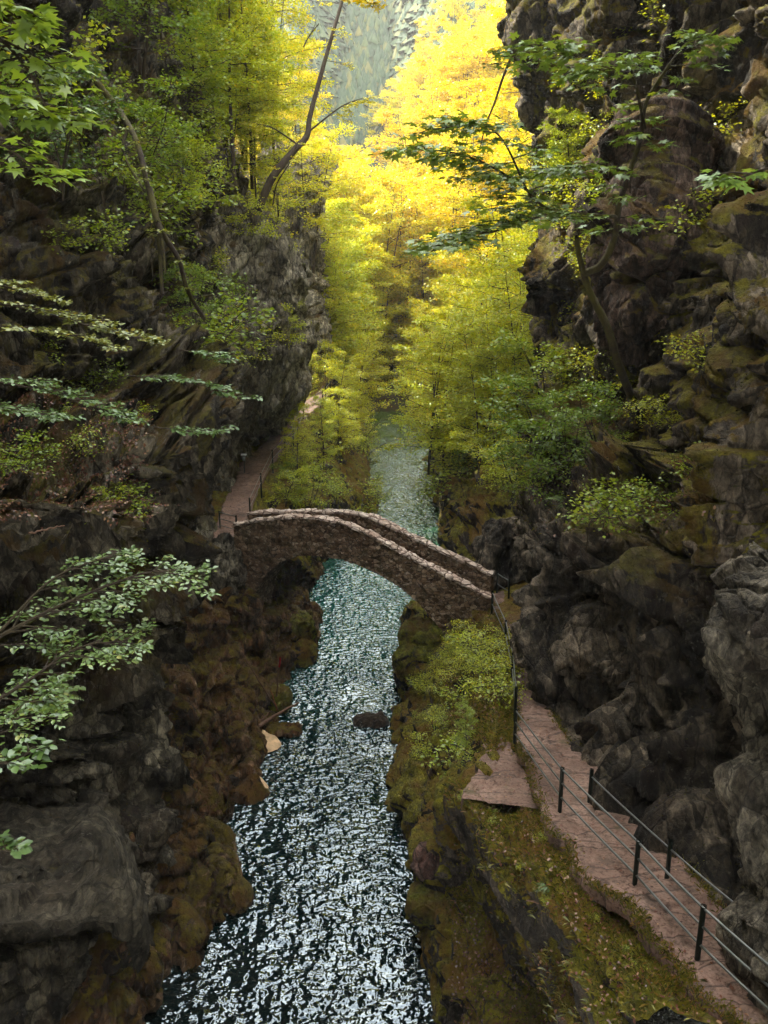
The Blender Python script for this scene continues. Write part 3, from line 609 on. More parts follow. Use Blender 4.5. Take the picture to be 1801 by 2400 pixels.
# ---------------------------------------------------------------- leaves, trees and shrubs
def _maple():
    v = [(.0, 0, 0), (.38, 0, .03)]
    tips = [(-115, .42), (-55, .62), (0, .72), (55, .62), (115, .42)]; val = [(-165, .30), (-85, .26), (-28, .30), (28, .30), (85, .26), (165, .30)]
    for a, r in val: v.append((.38 + r * math.cos(math.radians(a)), r * math.sin(math.radians(a)), 0))
    for a, r in tips: v.append((.38 + r * math.cos(math.radians(a)), r * math.sin(math.radians(a)), -.10 * r))
    return np.array(v), np.array([[1, 2 + i, 8 + i, 3 + i] for i in range(5)])
LEAF = {'quad': (np.array([(0, 0, 0), (.5, .33, .05), (1, 0, -.06), (.5, -.33, .05)]), np.array([[0, 3, 2, 1]])),
        'oval': (np.array([(0, 0, 0), (.25, .27, .04), (.65, .29, .04), (1, 0, -.06), (.65, -.29, .04), (.25, -.27, .04)]), np.array([[0, 3, 2, 1], [0, 5, 4, 3]])),
        'maple': _maple()}
def leaf_geo(r, pos, direc, size, shape='quad', tilt=.35):
    """leaf blades at pos, pointing along direc, faces roughly up"""
    n = len(pos); T, F = LEAF[shape]
    x = direc + r.normal(0, .25, (n, 3)); x /= np.linalg.norm(x, axis=1, keepdims=True) + 1e-9
    up = np.array([0, 0, 1.0]) + r.normal(0, tilt, (n, 3))
    y = np.cross(up, x); y /= np.linalg.norm(y, axis=1, keepdims=True) + 1e-9; z = np.cross(x, y)
    s = size * r.uniform(.65, 1.25, n)
    V = pos[:, None] + s[:, None, None] * (T[None, :, 0:1] * x[:, None] + T[None, :, 1:2] * y[:, None] + T[None, :, 2:3] * z[:, None])
    return V.reshape(-1, 3), (F[None] + (np.arange(n) * len(T))[:, None, None]).reshape(-1, 4)
def twig_leaves(r, P0, P1, n, size, lat=.8, fz=.35):
    """leaves alternately either side of straight twigs P0->P1"""
    m = len(P0); t = np.linspace(.12, 1, n)[None, :, None] + r.uniform(-.04, .04, (m, n, 1))
    D = P1 - P0; L = np.linalg.norm(D, axis=1, keepdims=True) + 1e-9; d = D / L
    side = np.cross(d, [0, 0, 1.0]); side /= np.linalg.norm(side, axis=1, keepdims=True) + 1e-9
    sg = np.where(np.arange(n) % 2 == 0, 1, -1)[None, :, None] * np.ones((m, 1, 1))
    pos = P0[:, None] + D[:, None] * t + side[:, None] * sg * size * .15 + r.normal(0, size * fz, (m, n, 3)) * np.array([1, 1, .5])
    dr = d[:, None] * .7 + side[:, None] * sg * lat + np.array([0, 0, -.12])
    return pos.reshape(-1, 3), dr.reshape(-1, 3)
def rotz(v, a):
    c, s = np.cos(a), np.sin(a); return np.stack([v[..., 0] * c - v[..., 1] * s, v[..., 0] * s + v[..., 1] * c, v[..., 2]], -1)
def make_tree(seed, H=12, R=4.0, n_limb=24, n_twig=14, n_leaf=26, leaf=.15, h0=.25, rise=.55, bend=.8, r0=.16, trunks=1, shape='quad', top=.25, sub=3):
    r = np.random.default_rng(seed); wood = MB(); P0s = []; P1s = []
    for k in range(trunks):
        az = r.uniform(0, 6.28); lean = (0 if trunks == 1 else R * .45)
        t = np.linspace(0, 1, 12)
        tr = np.stack([np.cos(az) * lean * t + bend * np.sin(t * 3 + seed) * t * .5, np.sin(az) * lean * t + bend * np.cos(t * 2.4 + seed) * t * .5, H * t], 1) - [0, 0, 0]
        tr[:, :2] -= tr[0, :2]; rad = r0 * (1 - .85 * t) / (1 if trunks == 1 else 1.5); tr0 = tr.copy(); tr0[0, 2] -= .6
        wood.tube(tr0, rad, 7)
        for i in range(n_limb // trunks):
            s = h0 + (1 - h0) * ((i + r.uniform(0, .8)) / (n_limb // trunks)) ; s = min(s, .985)
            b = np.array([np.interp(s, t, tr[:, c]) for c in range(3)])
            u = (s - h0) / (1 - h0); env = (1 - u) ** .55 * (1 - top) + top if u > .3 else .75 + .25 * u / .3
            L = R * env * r.uniform(.6, 1.12); a = i * 2.4 + r.uniform(-.5, .5) + k
            q = np.linspace(0, 1, 6); up = rise * (0.4 + u) * r.uniform(.1, 1.7)
            loc = np.stack([q * L, .12 * L * np.sin(q * 3 + a), L * up * (q - .45 * q * q)], 1); limb = b + rotz(loc, a)
            wood.tube(limb, np.linspace(r0 * .32 * (1 - .6 * s), .008, 6), 4)
            for j in range(n_twig):
                f = .22 + .78 * (j + r.uniform(0, 1)) / n_twig; f = min(f, 1)
                p = np.array([np.interp(f, q, limb[:, c]) for c in range(3)])
                ta = a + (1 if j % 2 else -1) * r.uniform(.35, 1.25); tl = (L * .42 * (1.15 - f) + .30) * r.uniform(.6, 1.2)
                e = p + np.array([math.cos(ta) * tl, math.sin(ta) * tl, tl * r.uniform(-.6, .65)])
                P0s.append(p); P1s.append(e)
                if j % sub == 0: wood.tube([p, (p + e) / 2 + [0, 0, .02], e], [.012, .004], 3)
    P0s, P1s = np.array(P0s), np.array(P1s)
    pos, dr = twig_leaves(r, P0s, P1s, n_leaf, leaf * 1.2, .8, .75)
    V, F = leaf_geo(r, pos, dr, leaf, shape, .6)
    return mesh_np('trunk', np.vstack(wood.V), np.vstack(wood.F)), mesh_np('crown', V, F, False)
TREES = {}
def tree_kind(key, **kw): TREES[key] = [make_tree(s, **kw) for s in kw.pop('seeds', (1,))] if False else kw
for key, seeds, kw in (
    ('broad', (1, 2, 3), dict(H=14, R=5.0, n_limb=45, n_twig=15, n_leaf=24, leaf=.22, h0=.14, trunks=3, top=.35)),
    ('mid', (4, 5, 6), dict(H=9, R=3.6, n_limb=36, n_twig=14, n_leaf=24, leaf=.15, h0=.12, rise=.4, r0=.11, trunks=2, top=.35)),
    ('slim', (7, 8), dict(H=10, R=2.4, n_limb=24, n_twig=12, n_leaf=22, leaf=.14, h0=.3, rise=.6, r0=.10, bend=.5)),
    ('shrub', (9, 10, 11), dict(H=2.6, R=1.7, n_limb=20, n_twig=10, n_leaf=16, leaf=.11, h0=.12, rise=.35, r0=.04, trunks=3)),
    ('herb', (12, 13), dict(H=.7, R=.65, n_limb=14, n_twig=5, n_leaf=8, leaf=.085, h0=.1, rise=.5, r0=.012, trunks=3))):
    TREES[key] = [make_tree(s, **kw) for s in seeds]
def plant(kind, i, loc, sc, tint, name, label, cat, group=None, rz=None, tilt=(0, 0), bark=None, zs=1.0):
    tm, cm = TREES[kind][i % len(TREES[kind])]
    e = empty(name, loc, rng.uniform(0, 6.28) if rz is None else rz); e.scale = (sc, sc, sc * zs)
    e.rotation_euler[0], e.rotation_euler[1] = tilt
    tag(e, label, cat, group)
    t = link('stems' if kind in ('shrub', 'herb') else 'trunk', tm, None, e); c = link('foliage' if kind in ('shrub', 'herb') else 'crown', cm, None, e)
    if not tm.materials: tm.materials.append(bark or M_bark)
    if not cm.materials: cm.materials.append(M_leaf)
    c.color = (*tint, 1)
    return e
GOLD, YEL, YG, GRN, DGR = (.72, .60, .015), (.66, .66, .015), (.47, .56, .015), (.19, .31, .018), (.07, .14, .025)
def mixc(a, b, t): return tuple(x * (1 - t) + y * t for x, y in zip(a, b))
# golden and green trees of the sunlit valley beyond the river bend
r = np.random.default_rng(33); n = 0
for k in range(2400):
    x, y = r.uniform(-48, 62), 86 + 150 * r.uniform(0, 1) ** 1.35
    if y < 118 and -4.5 < x < 8.5: continue
    if y > 150 and -26 < x < 0 and r.uniform() < .5: continue
    px = 900 + x / (y * CP) * FPX
    if not 560 < px < 1400: continue
    if n >= 210: break
    z = float(terrain(np.array([x]), np.array([y]))[0]); n += 1
    big = 1.45 if 112 < y < 165 and abs(x - 2) < 16 else 1.0
    w = np.clip((y - 100) / 55, 0, 1) * .9 + r.uniform(-.15, .3) + (.15 if x > 0 else 0); w = min(max(w, 0), 1)
    tint = mixc(YG, YEL, w * 2) if w < .5 else mixc(YEL, GOLD, w * 2 - 1)
    far = y > 125
    plant('broad' if far or k % 3 else 'mid', k, (x, y, z - .3), r.uniform(.85, 1.35) * big, tint, 'maple_tree' if w > .5 else 'beech_tree',
          'golden autumn tree of the sunlit wood that fills the valley behind the river bend' if w > .5 else 'yellow green tree of the wood where the river bends out of sight',
          'tree', 'golden trees in the far valley' if w > .5 else 'green trees at the river bend')
r = np.random.default_rng(35)
for k in range(44):
    x, y = r.uniform(-15, 17), r.uniform(117, 160); z = float(terrain(np.array([x]), np.array([y]))[0])
    plant('shrub', k, (x, y, z - .2), r.uniform(1.6, 2.8), mixc(YG, GOLD, r.uniform(.2, 1)), 'bush', 'yellow bush of the undergrowth closing the river bend', 'shrub', 'bushes at the river bend')
r = np.random.default_rng(34)
for k in range(64):
    y = r.uniform(165, 262); x = (r.uniform(.01, .2) if k < 46 else r.uniform(-.012, .05)) * y; z = float(terrain(np.array([x]), np.array([y]))[0])
    plant('broad', k, (x, y, z - .4), r.uniform(.9, 1.4), mixc(YEL, GOLD, r.uniform(.2, 1)), 'maple_tree', 'golden autumn tree of the sunlit wood that fills the valley behind the river bend', 'tree', 'golden trees in the far valley')
# the far mountainside: conifers, too many to count
r = np.random.default_rng(5); V = []; F = []; b = 0
for k in range(16000):
    y = r.uniform(235, 412); x = r.uniform(-.24, .22) * y
    z = float(terrain(np.array([x]), np.array([y]))[0]) if False else 0
    V.append((x, y, 0)); 
Vc = np.array(V); zc = terrain(Vc[:, 0], Vc[:, 1]); hc = r.uniform(4, 11, len(Vc)); rc = hc * r.uniform(.28, .5, len(Vc))
allV = []; allF = []; base = 0
for tier in range(4):
    z0 = zc + hc * (.08 + .2 * tier); z1 = z0 + hc * (.42 if tier < 3 else .34); rr = rc * (1 - .22 * tier); k = 7
    a = np.arange(k) * 2 * math.pi / k
    rj = rr[:, None] * r.uniform(.7, 1.25, (len(Vc), k))
    ringv = np.stack([Vc[:, 0:1] + rj * np.cos(a), Vc[:, 1:2] + rj * np.sin(a), z0[:, None] + r.uniform(-.6, .6, (len(Vc), k))], 2)
    apex = np.stack([Vc[:, 0], Vc[:, 1], z1], 1)[:, None]
    VV = np.concatenate([ringv, apex], 1).reshape(-1, 3)
    j = np.arange(k); f = np.stack([j, (j + 1) % k, np.full(k, k), np.full(k, k)], 1)[:, :3]
    FF = (f[None] + (np.arange(len(Vc)) * (k + 1))[:, None, None]).reshape(-1, 3)
    allV.append(VV); allF.append(FF + base); base += len(VV)
tag(link('conifer_forest', mesh_np('conifer_forest', np.vstack(allV), np.vstack(allF), False), M_conif), kind='stuff')
# trees on the banks and cliffs
T = [ # kind, var, px, py, depth, scale, tint, name, label, tilt
 ('mid',0,1120,1085,57,1.15,mixc(YG,YEL,.3),'beech_tree','yellow green beech rising from the dark rock on the right bank'),
 ('mid',1,1200,1030,54,1.3,mixc(YG,YEL,.1),'beech_tree','wide green beech against the right cliff above the parapet end'),
 ('mid',2,1060,1075,64,1.1,mixc(YG,YEL,.3),'beech_tree','light beech leaning over the river from the right bank'),
 ('broad',0,1110,1040,68,.9,mixc(YG,YEL,.6),'maple_tree','tall yellowing maple behind the right bank beeches'),
 ('broad',1,1210,960,62,1.05,mixc(YEL,YG,.4),'maple_tree','tall yellow green maple close to the edge of the right cliff'),
 ('broad',2,1040,1030,80,.85,YEL,'maple_tree','yellow maple on the far end of the right bank'),
 ('broad',0,1230,800,72,1.25,mixc(YEL,GOLD,.5),'maple_tree','big golden maple high beside the right cliff edge'),
 ('broad',1,1130,720,86,1.2,GOLD,'maple_tree','bright golden maple left of the big one high on the right slope'),
 ('broad',2,1240,520,80,1.25,mixc(GOLD,YEL,.3),'maple_tree','topmost golden maple touching the right cliff at the upper edge'),
 ('broad',0,1060,560,110,1.3,GOLD,'maple_tree','brilliant yellow maple above the middle of the gap'),
 ('slim',0,1285,1010,46,.9,mixc(YG,GRN,.3),'young_beech','slim green young beech growing at the foot of the right cliff'),
 ('shrub',0,1060,1075,58,1.2,YG,'shrub','yellow green shrub on top of the dark rock right of the river'),
 ('shrub',1,1120,1100,55,1.2,GRN,'shrub','green shrub on the dark rock nearer the right cliff'),
 ('slim',1,700,1165,55,.62,mixc(YG,YEL,.3),'young_beech','young beech with layered yellow green sprays behind the bridge on the left bank'),
 ('slim',0,760,1130,60,.62,YG,'young_beech','slender beech between the layered one and the river rock'),
 ('shrub',2,670,1185,50,.9,YG,'shrub','light leaved shrub just behind the left end of the far parapet'),
 ('shrub',0,720,1195,51,1.1,mixc(YG,GRN,.3),'shrub','shrub behind the crown of the bridge'),
 ('shrub',1,665,1135,54,.6,GRN,'shrub','dark bushy shrub beside the cable railing'),
 ('mid',0,790,1040,72,.85,mixc(YG,YEL,.5),'beech_tree','yellow green beech on the left bank over the quiet water'),
 ('mid',1,730,990,76,.8,mixc(YG,YEL,.3),'beech_tree','beech on the uphill side of the left footpath bend'),
 ('mid',2,835,985,88,1.0,mixc(YEL,YG,.3),'beech_tree','bright beech with branches hanging over the water from the left'),
 ('mid',0,700,880,84,1.0,YEL,'beech_tree','yellowish beech under the far left cliff'),
 ('broad',1,800,900,100,.8,YEL,'maple_tree','yellow maple above the end of the left footpath'),
 ('slim',0,505,400,41,.95,mixc(YG,GRN,.4),'young_maple','thin straight green tree on the left cliff shoulder'),
 ('slim',1,548,385,42,1.1,YG,'young_maple','second thin tree of the group on the left cliff shoulder'),
 ('slim',0,590,400,46,1.05,mixc(YG,YEL,.3),'young_maple','thin yellow green tree right of the group on the left cliff'),
 ('slim',1,465,380,38,.85,mixc(GRN,YG,.3),'young_maple','dark stemmed slim tree behind the left ledge'),
 ('mid',1,640,330,62,1.25,mixc(YG,YEL,.7),'beech_tree','large yellow green beech behind the leaning tree'),
 ('broad',2,590,250,70,1.0,mixc(YEL,YG,.4),'maple_tree','yellow maple high above the left cliff'),
 ('broad',0,700,420,92,1.0,mixc(GOLD,YEL,.5),'maple_tree','golden maple above the far left cliff'),
 ('mid',2,420,330,36,1.0,mixc(GRN,YG,.5),'beech_tree','green beech on the slope over the left cliff'),
 ('mid',0,330,180,31,.9,GRN,'beech_tree','dark green beech at the top of the left slope'),
 ('shrub',1,340,400,27,1.0,GRN,'shrub','green shrub hanging on the left slope'),
 ('shrub',2,420,480,28,.8,mixc(GRN,YG,.5),'shrub','yellow green shrub above the mossy roots'),
 ('shrub',0,140,380,19,.9,DGR,'shrub','dark shrub on the mossy shelf at the left edge'),
 ('shrub',1,640,640,50,1.0,YG,'shrub','small shrub on the corner of the grey left cliff'),
 ('shrub',2,455,740,28,.7,GRN,'shrub','green shrub in the cleft of the left cliff'),
 ('shrub',0,1330,1120,29,1.1,mixc(GRN,DGR,.3),'shrub','broad green shrub on the right ledge'),
 ('shrub',1,1250,1080,31,1.2,GRN,'shrub','bright green shrub at the corner of the right ledge over the bridge end'),
 ('shrub',2,1270,960,34,1.3,mixc(GRN,YG,.4),'shrub','tall shrub growing up the right cliff above the ledge'),
 ('shrub',0,1400,1040,28,.9,GRN,'shrub','green shrub in the dark corner of the right ledge'),
 ('shrub',1,1205,1130,34,.9,YG,'shrub','small light shrub hanging at the left tip of the right ledge'),
 ('herb',0,1140,1530,31,1.3,YG,'shrub','bright green shrub under the railing at the foot of the bridge'),
 ('herb',1,1095,1640,30,1.1,mixc(YG,GRN,.4),'shrub','small leaved shrub on the bank below the right footpath'),
 ('slim',1,1092,1790,24.5,.2,mixc(GRN,YG,.4),'sapling','thin bare stemmed sapling left of the stone platform'),
 ('herb',1,1070,1770,25.5,1.5,mixc(GRN,YG,.5),'shrub','low shrub beside the sapling'),
]
T += [('mid',0,1305,830,42,.72,YG,'beech_tree','leafy beech clinging to the edge of the right cliff, level with the mossy maple foot'),
 ('mid',1,1290,640,43,.65,mixc(YG,YEL,.3),'beech_tree','leafy beech on the right cliff edge behind the long maple bough'),
 ('mid',2,1345,520,37,.5,mixc(GRN,YG,.5),'beech_tree','small green beech in the cleft beside the pinkish pillar'),
 ('mid',0,1270,330,45,.6,mixc(YG,YEL,.5),'beech_tree','yellow green beech high on the right cliff edge'),
 ('mid',1,1320,160,40,.5,YG,'beech_tree','topmost green beech on the right cliff edge'),
 ('mid',2,600,450,47,.75,mixc(YG,YEL,.3),'beech_tree','bushy tree hiding the rim of the left cliff shoulder'),
 ('mid',0,540,420,45,.7,YG,'beech_tree','green tree just left of the bushy one on the cliff rim'),
 ('shrub',1,650,520,49,1.3,mixc(YG,YEL,.3),'shrub','yellowish shrub overhanging the rim corner of the left cliff'),
 ('shrub',2,590,560,44.5,1.0,YG,'shrub','shrub rooted halfway down the grey cliff shoulder'),
 ('shrub',0,670,800,49,.9,YG,'shrub','shrub on the low corner of the grey cliff over the footpath'),
 ('mid',1,735,620,78,1.3,mixc(YG,YEL,.7),'beech_tree','tall pale beech standing out in front of the far left cliff')]
r = np.random.default_rng(62)
for k in range(9):
    px = r.uniform(390, 610); T.append(('mid', k, px, 200 + (px - 390) * .85, r.uniform(44, 58), r.uniform(.75, 1.1), mixc(mixc(GRN, YG, .7), YEL, r.uniform(0, .5)), 'beech_tree', 'leafy green tree in the cluster on the left cliff shoulder'))
for k in range(10):
    d = r.uniform(62, 105); px = 745 + (d - 62) * 1.6 + r.uniform(-15, 50); T.append(('mid', k, px, 1090 - (d - 62) * 3.2, d, r.uniform(.55, .8), mixc(YG, YEL, r.uniform(.2, .9)), 'beech_tree', 'yellow green tree in the row along the left bank beyond the bridge'))
r = np.random.default_rng(61)
for k in range(17):
    px = r.uniform(960, 1310); d = r.uniform(47, 70); py = 1085 - (d - 47) * 2.5 - max(px - 1150, 0) * r.uniform(.4, 1.5)
    w = np.clip((d - 50) / 20 + r.uniform(-.2, .2), 0, 1)
    if px < 1040: px, d = px + 40, d + 8
    T.append(('mid', k, px, py, d, r.uniform(.8, 1.15), mixc(mixc(GRN, YG, 1.0), YEL, .15 + w * .7), 'beech_tree', 'green beech in the thicket of the right bank'))
for i, (kd, v, px, py, d, sc, tint, nm, lb) in enumerate(T):
    plant(kd, v, P(px, py, d) - [0, 0, .3 * sc], sc, tint, nm, lb, {'shrub': 'shrub', 'sapling': 'sapling'}.get(nm, 'tree'), 'beeches in the thicket of the right bank' if 'thicket' in lb else 'trees on the cliff shoulder' if 'in the cluster' in lb else 'trees along the left bank' if 'in the row' in lb else None, rz=i * 1.7)
# the leaning tree over the gap and other bent trunks, drawn branch by branch
def bough(name, label, cat, stems, sprays, leafsz, tint, mat=None, shape='oval', seed=1, woodmat=None, lobes=1.0, group=None, nl=9, flat=.12, matleaf=None):
    """stems: [(points, r0, r1)]; sprays: [(stem index, from, to, count, twig length)] with leaves along forked twigs"""
    r = np.random.default_rng(seed); e = empty(name, stems[0][0][0]); o = np.array(stems[0][0][0]); tag(e, label, cat, group)
    w = MB(); P0 = []; P1 = []; S = []
    for pts, ra, rb in stems:
        C_ = catmull(np.array(pts, float) - o, 6 * len(pts)); S.append(C_); w.tube(C_, np.linspace(ra, rb, len(C_)), 7 if ra > .03 else 5)
    for si, f0, f1, cnt, tl in sprays:
        C_ = S[si]; q = np.linspace(0, 1, len(C_)); T_ = np.gradient(C_, axis=0)
        for j in range(cnt):
            f = f0 + (f1 - f0) * (j + r.uniform(0, 1)) / cnt; b = np.array([np.interp(f, q, C_[:, c]) for c in range(3)])
            t = np.array([np.interp(f, q, T_[:, c]) for c in range(3)]); t /= np.linalg.norm(t)
            if abs(t[2]) > .75: a0 = r.uniform(0, 6.28)
            else: a0 = math.atan2(t[1], t[0])
            a = a0 + (1 if j % 2 else -1) * r.uniform(.4, 1.2); L = tl * r.uniform(.55, 1.2) * (1.1 - .45 * (f - f0) / (f1 - f0 + 1e-6))
            e1 = b + np.array([math.cos(a) * L, math.sin(a) * L, L * r.normal(-.04, flat)])
            w.tube([b, b * .5 + e1 * .5 + [0, 0, .04 * L], e1], [.008 + .006 * L, .003], 4)
            P0.append(b * .8 + e1 * .2); P1.append(e1)
            for m in range(int(3 + L * 3)):
                g = r.uniform(.25, .95); c = b * (1 - g) + e1 * g; a2 = a + r.choice([-1, 1]) * r.uniform(.5, 1.1); l2 = L * r.uniform(.2, .5)
                e2 = c + np.array([math.cos(a2) * l2, math.sin(a2) * l2, l2 * r.normal(-.05, flat)])
                w.tube([c, e2], [.006, .003], 3); P0.append(c); P1.append(e2)
    w.build('stem', woodmat or M_bark, e)
    if P0:
        pos, dr = twig_leaves(r, np.array(P0), np.array(P1), nl, leafsz * .8)
        V, F = leaf_geo(r, pos, dr, leafsz, shape, .28)
        c = link('leaves', mesh_np('leaves', V, F, False), matleaf or M_leafn, e); c.color = (*tint, 1)
    return e
def pl(*a): return [P(*q) for q in a]
bough('leaning_tree', 'dark bare trunk curving out of the left cliff and leaning up across the gap', 'tree',
      [(pl((606,492,43),(640,415,43),(690,352,43.5),(720,318,44),(728,270,44.3),(760,150,45),(800,10,46),(835,-130,47)), .22, .07),
       (pl((640,480,43),(650,430,42.6),(680,380,42.2),(700,330,42)), .04, .02), (pl((722,310,44),(800,250,44.5),(850,230,45)), .05, .02),(pl((700,340,44),(640,300,43.5),(600,290,43)), .05, .02)],
      [(0,.72,1,8,1.8),(2,.3,1,10,1.3),(3,.3,1,9,1.3),(1,.4,1,5,.7)], .12, YEL, seed=3, nl=8)
bough('dead_branch', 'short dark forked dead branch against the pale far mountainside', 'branch',
      [(pl((712,110,40),(725,85,40),(748,55,40)), .035, .02), (pl((725,85,40),(738,60,40),(742,35,40)), .02, .01)], [], .1, YG, seed=4)
# big leaved maple on the right cliff
bough('mossy_maple_tree', 'mossy crooked maple with large lobed leaves growing from the right cliff', 'tree',
      [(pl((1480,930,24),(1448,850,21.5),(1425,770,20.5),(1385,690,20.3),(1368,640,20),(1356,590,19.5),(1352,555,19)), .12, .05),
       (pl((1372,640,20),(1410,620,19.6),(1440,560,19.2),(1455,470,18.5),(1500,330,18),(1515,240,17.6),(1570,150,17)), .10, .03),
       (pl((1450,508,18.8),(1400,505,18.2),(1290,492,17.4),(1235,445,16.8),(1160,395,16.2),(1080,362,15.6),(960,345,15)), .045, .010),
       (pl((1512,300,17.9),(1480,165,16.8),(1440,162,16.5),(1330,130,16),(1270,110,15.5)), .035, .008),
       (pl((1470,400,18.2),(1400,395,17.8),(1310,395,17.2),(1230,420,16.7)), .03, .008),
       (pl((1300,495,17.4),(1200,530,17),(1100,560,16.6),(1010,590,16)), .03, .008),
       (pl((1235,445,16.8),(1180,330,16.5),(1120,290,16),(1040,300,15.6)), .025, .007),
       (pl((1515,240,17.6),(1600,110,17),(1660,90,16.6)), .03, .01)],
      [(2,.15,1,34,1.2),(3,.15,1,24,1.15),(4,.1,1,16,1.1),(5,.1,1,22,1.1),(6,.15,1,18,1.1),(7,.3,1,10,.8),(1,.35,.95,14,1.0)], .20, (.17, .27, .03), shape='maple', seed=7, woodmat=M_mbark, nl=3, flat=.06)
bough('twisted_branch', 'thin dark branch curving down in front of the golden trees', 'branch',
      [(pl((1232,105,22),(1205,125,22),(1180,180,22),(1160,240,22),(1140,290,22),(1125,350,22)), .045, .015)], [(0,.0,.35,6,.8)], .12, DGR, shape='oval', seed=8, nl=5)
# near sprays that reach in from the left
bough('beech_branch', 'pale green beech spray reaching over the dark hollow, low on the left', 'branch',
      [(pl((-120,1560,10),(20,1480,10.6),(140,1420,11),(260,1370,11.2),(350,1340,11.3),(425,1345,11.4)), .03, .006),
       (pl((-100,1700,9.6),(60,1600,10),(180,1520,10.4),(300,1500,10.6)), .025, .006), (pl((0,1480,10.6),(120,1360,11.2),(240,1310,11.6),(300,1305,11.8)), .02, .006),
       (pl((-140,1800,9),(-20,1720,9.4),(60,1650,9.8),(130,1630,10)), .02, .006)],
      [(0,.1,1,30,.85),(1,.1,1,20,.75),(2,.2,1,14,.6),(3,.1,1,12,.6)], .075, (.15, .25, .075), seed=11, nl=8, flat=.10)
bough('beech_branch', 'flat yellow green spray tapering to a point beneath the left mossy wall', 'branch',
      [(pl((-140,690,12),(40,720,13),(160,750,13.5),(280,785,13.8),(360,800,14)), .03, .006), (pl((-100,760,12),(60,770,12.6),(180,790,13),(250,815,13.2)), .02, .005),(pl((-100,640,12.5),(40,680,13),(130,710,13.4)), .02, .005)],
      [(0,.1,1,26,.75),(1,.1,1,16,.6),(2,.1,1,12,.5)], .08, (.24, .28, .05), seed=12, nl=7, flat=.05)
bough('beech_branch', 'layered dull green spray in front of the red leaf litter', 'branch',
      [(pl((-140,880,11),(20,900,12),(150,930,12.5),(240,970,12.8),(300,985,13)), .025, .006), (pl((-120,950,11),(20,960,11.6),(130,985,12)), .02, .005)],
      [(0,.05,1,24,.7),(1,.1,1,16,.6)], .075, (.12, .22, .05), seed=13, nl=7, flat=.07)
bough('maple_branch', 'large bright lobed leaves in the upper left corner', 'branch',
      [(pl((-120,20,6),(0,90,6.6),(70,170,7),(110,250,7.4),(160,285,7.6)), .02, .006), (pl((-100,-60,6),(10,20,6.6),(90,60,7)), .02, .006), (pl((-100,200,6),(0,235,6.5),(60,260,6.8)), .015, .005)],
      [(0,.2,1,13,.45),(1,.1,1,10,.4),(2,.1,1,7,.35)], .17, (.22, .34, .03), shape='maple', seed=14, nl=2, flat=.12)
bough('maple_branch', 'drooping spray of bright lobed leaves at the left edge under the corner one', 'branch',
      [(pl((-100,300,6),(0,335,6.3),(70,385,6.6),(130,425,6.9)), .015, .005)], [(0,.2,1,9,.35)], .15, (.24, .38, .03), shape='maple', seed=15, nl=2, flat=.12)
bough('maple_branch', 'lobed leaves poking in at the right edge before the orange pillar', 'branch',
      [(pl((1900,380,6),(1800,395,6.2),(1740,415,6.4),(1700,420,6.5)), .012, .004)], [(0,.35,1,5,.22)], .13, (.15, .26, .05), shape='maple', seed=16, nl=2, flat=.1)
bough('maple_branch', 'thin golden leaved twig hanging from the top edge above the gap', 'branch',
      [(pl((830,-60,16),(850,-10,16),(875,20,16)), .012, .005)], [(0,.3,1,5,.35)], .16, GOLD, shape='maple', seed=17, nl=2)
bough('beech_branch', 'dull green spray crossing the overhang of the left cliff', 'branch',
      [(pl((300,880,20),(400,890,20.5),(480,905,21),(560,935,21)), .02, .006), (pl((360,1000,20),(440,1010,20.5),(540,1005,21)), .02, .006), (pl((420,820,20),(480,830,20.5),(530,850,21)), .015, .005)],
      [(0,.0,1,16,.7),(1,.1,1,10,.6),(2,.1,1,8,.5)], .12, (.12, .23, .05), seed=18, nl=5, flat=.05)
bough('maple_branch', 'leafy twig at the left edge over the dark rock', 'branch', [(pl((-60,1760,8),(20,1790,8.4),(80,1750,8.6)), .012, .004)], [(0,.3,1,7,.25)], .11, (.10, .19, .05), shape='oval', seed=19, nl=3)
bough('maple_branch', 'lowest leafy twig at the left edge above the smooth grey boulder', 'branch', [(pl((-60,1960,8),(0,1990,8.2),(45,2000,8.4)), .01, .004)], [(0,.3,1,4,.2)], .11, (.10, .19, .05), shape='oval', seed=29, nl=3)
bough('mossy_roots', 'hanging cords of moss covered roots down the middle of the left cliff', 'roots',
      [(pl((225,190,24),(280,260,24),(320,330,23),(345,430,22.5),(365,520,22.5),(375,590,22.5),(380,690,22.5)), .09, .05),
       (pl((350,440,22.5),(370,520,22.3),(390,560,22.3),(420,610,22.6),(440,680,23),(480,750,24)), .09, .05),
       (pl((360,500,22.4),(380,560,22.2),(388,640,22.2)), .05, .03), (pl((300,300,23.6),(290,360,23.2),(340,450,22.6)), .05, .03)],
      [(0,.1,.7,14,.5),(1,.2,.8,10,.4)], .09, (.24, .28, .02), seed=20, woodmat=M_mbark, nl=5)
bough('bare_bush', 'slender bare branches bending over the river below the left beeches', 'shrub',
      [(pl((850,1060,84),(862,1020,84),(900,985,84),(960,975,84)), .05, .015), (pl((862,1090,80),(870,1060,80),(930,1030,80),(985,1040,80)), .04, .015)], [(0,.4,1,8,1.0),(1,.4,1,8,1.0)], .16, YEL, seed=22, nl=4)
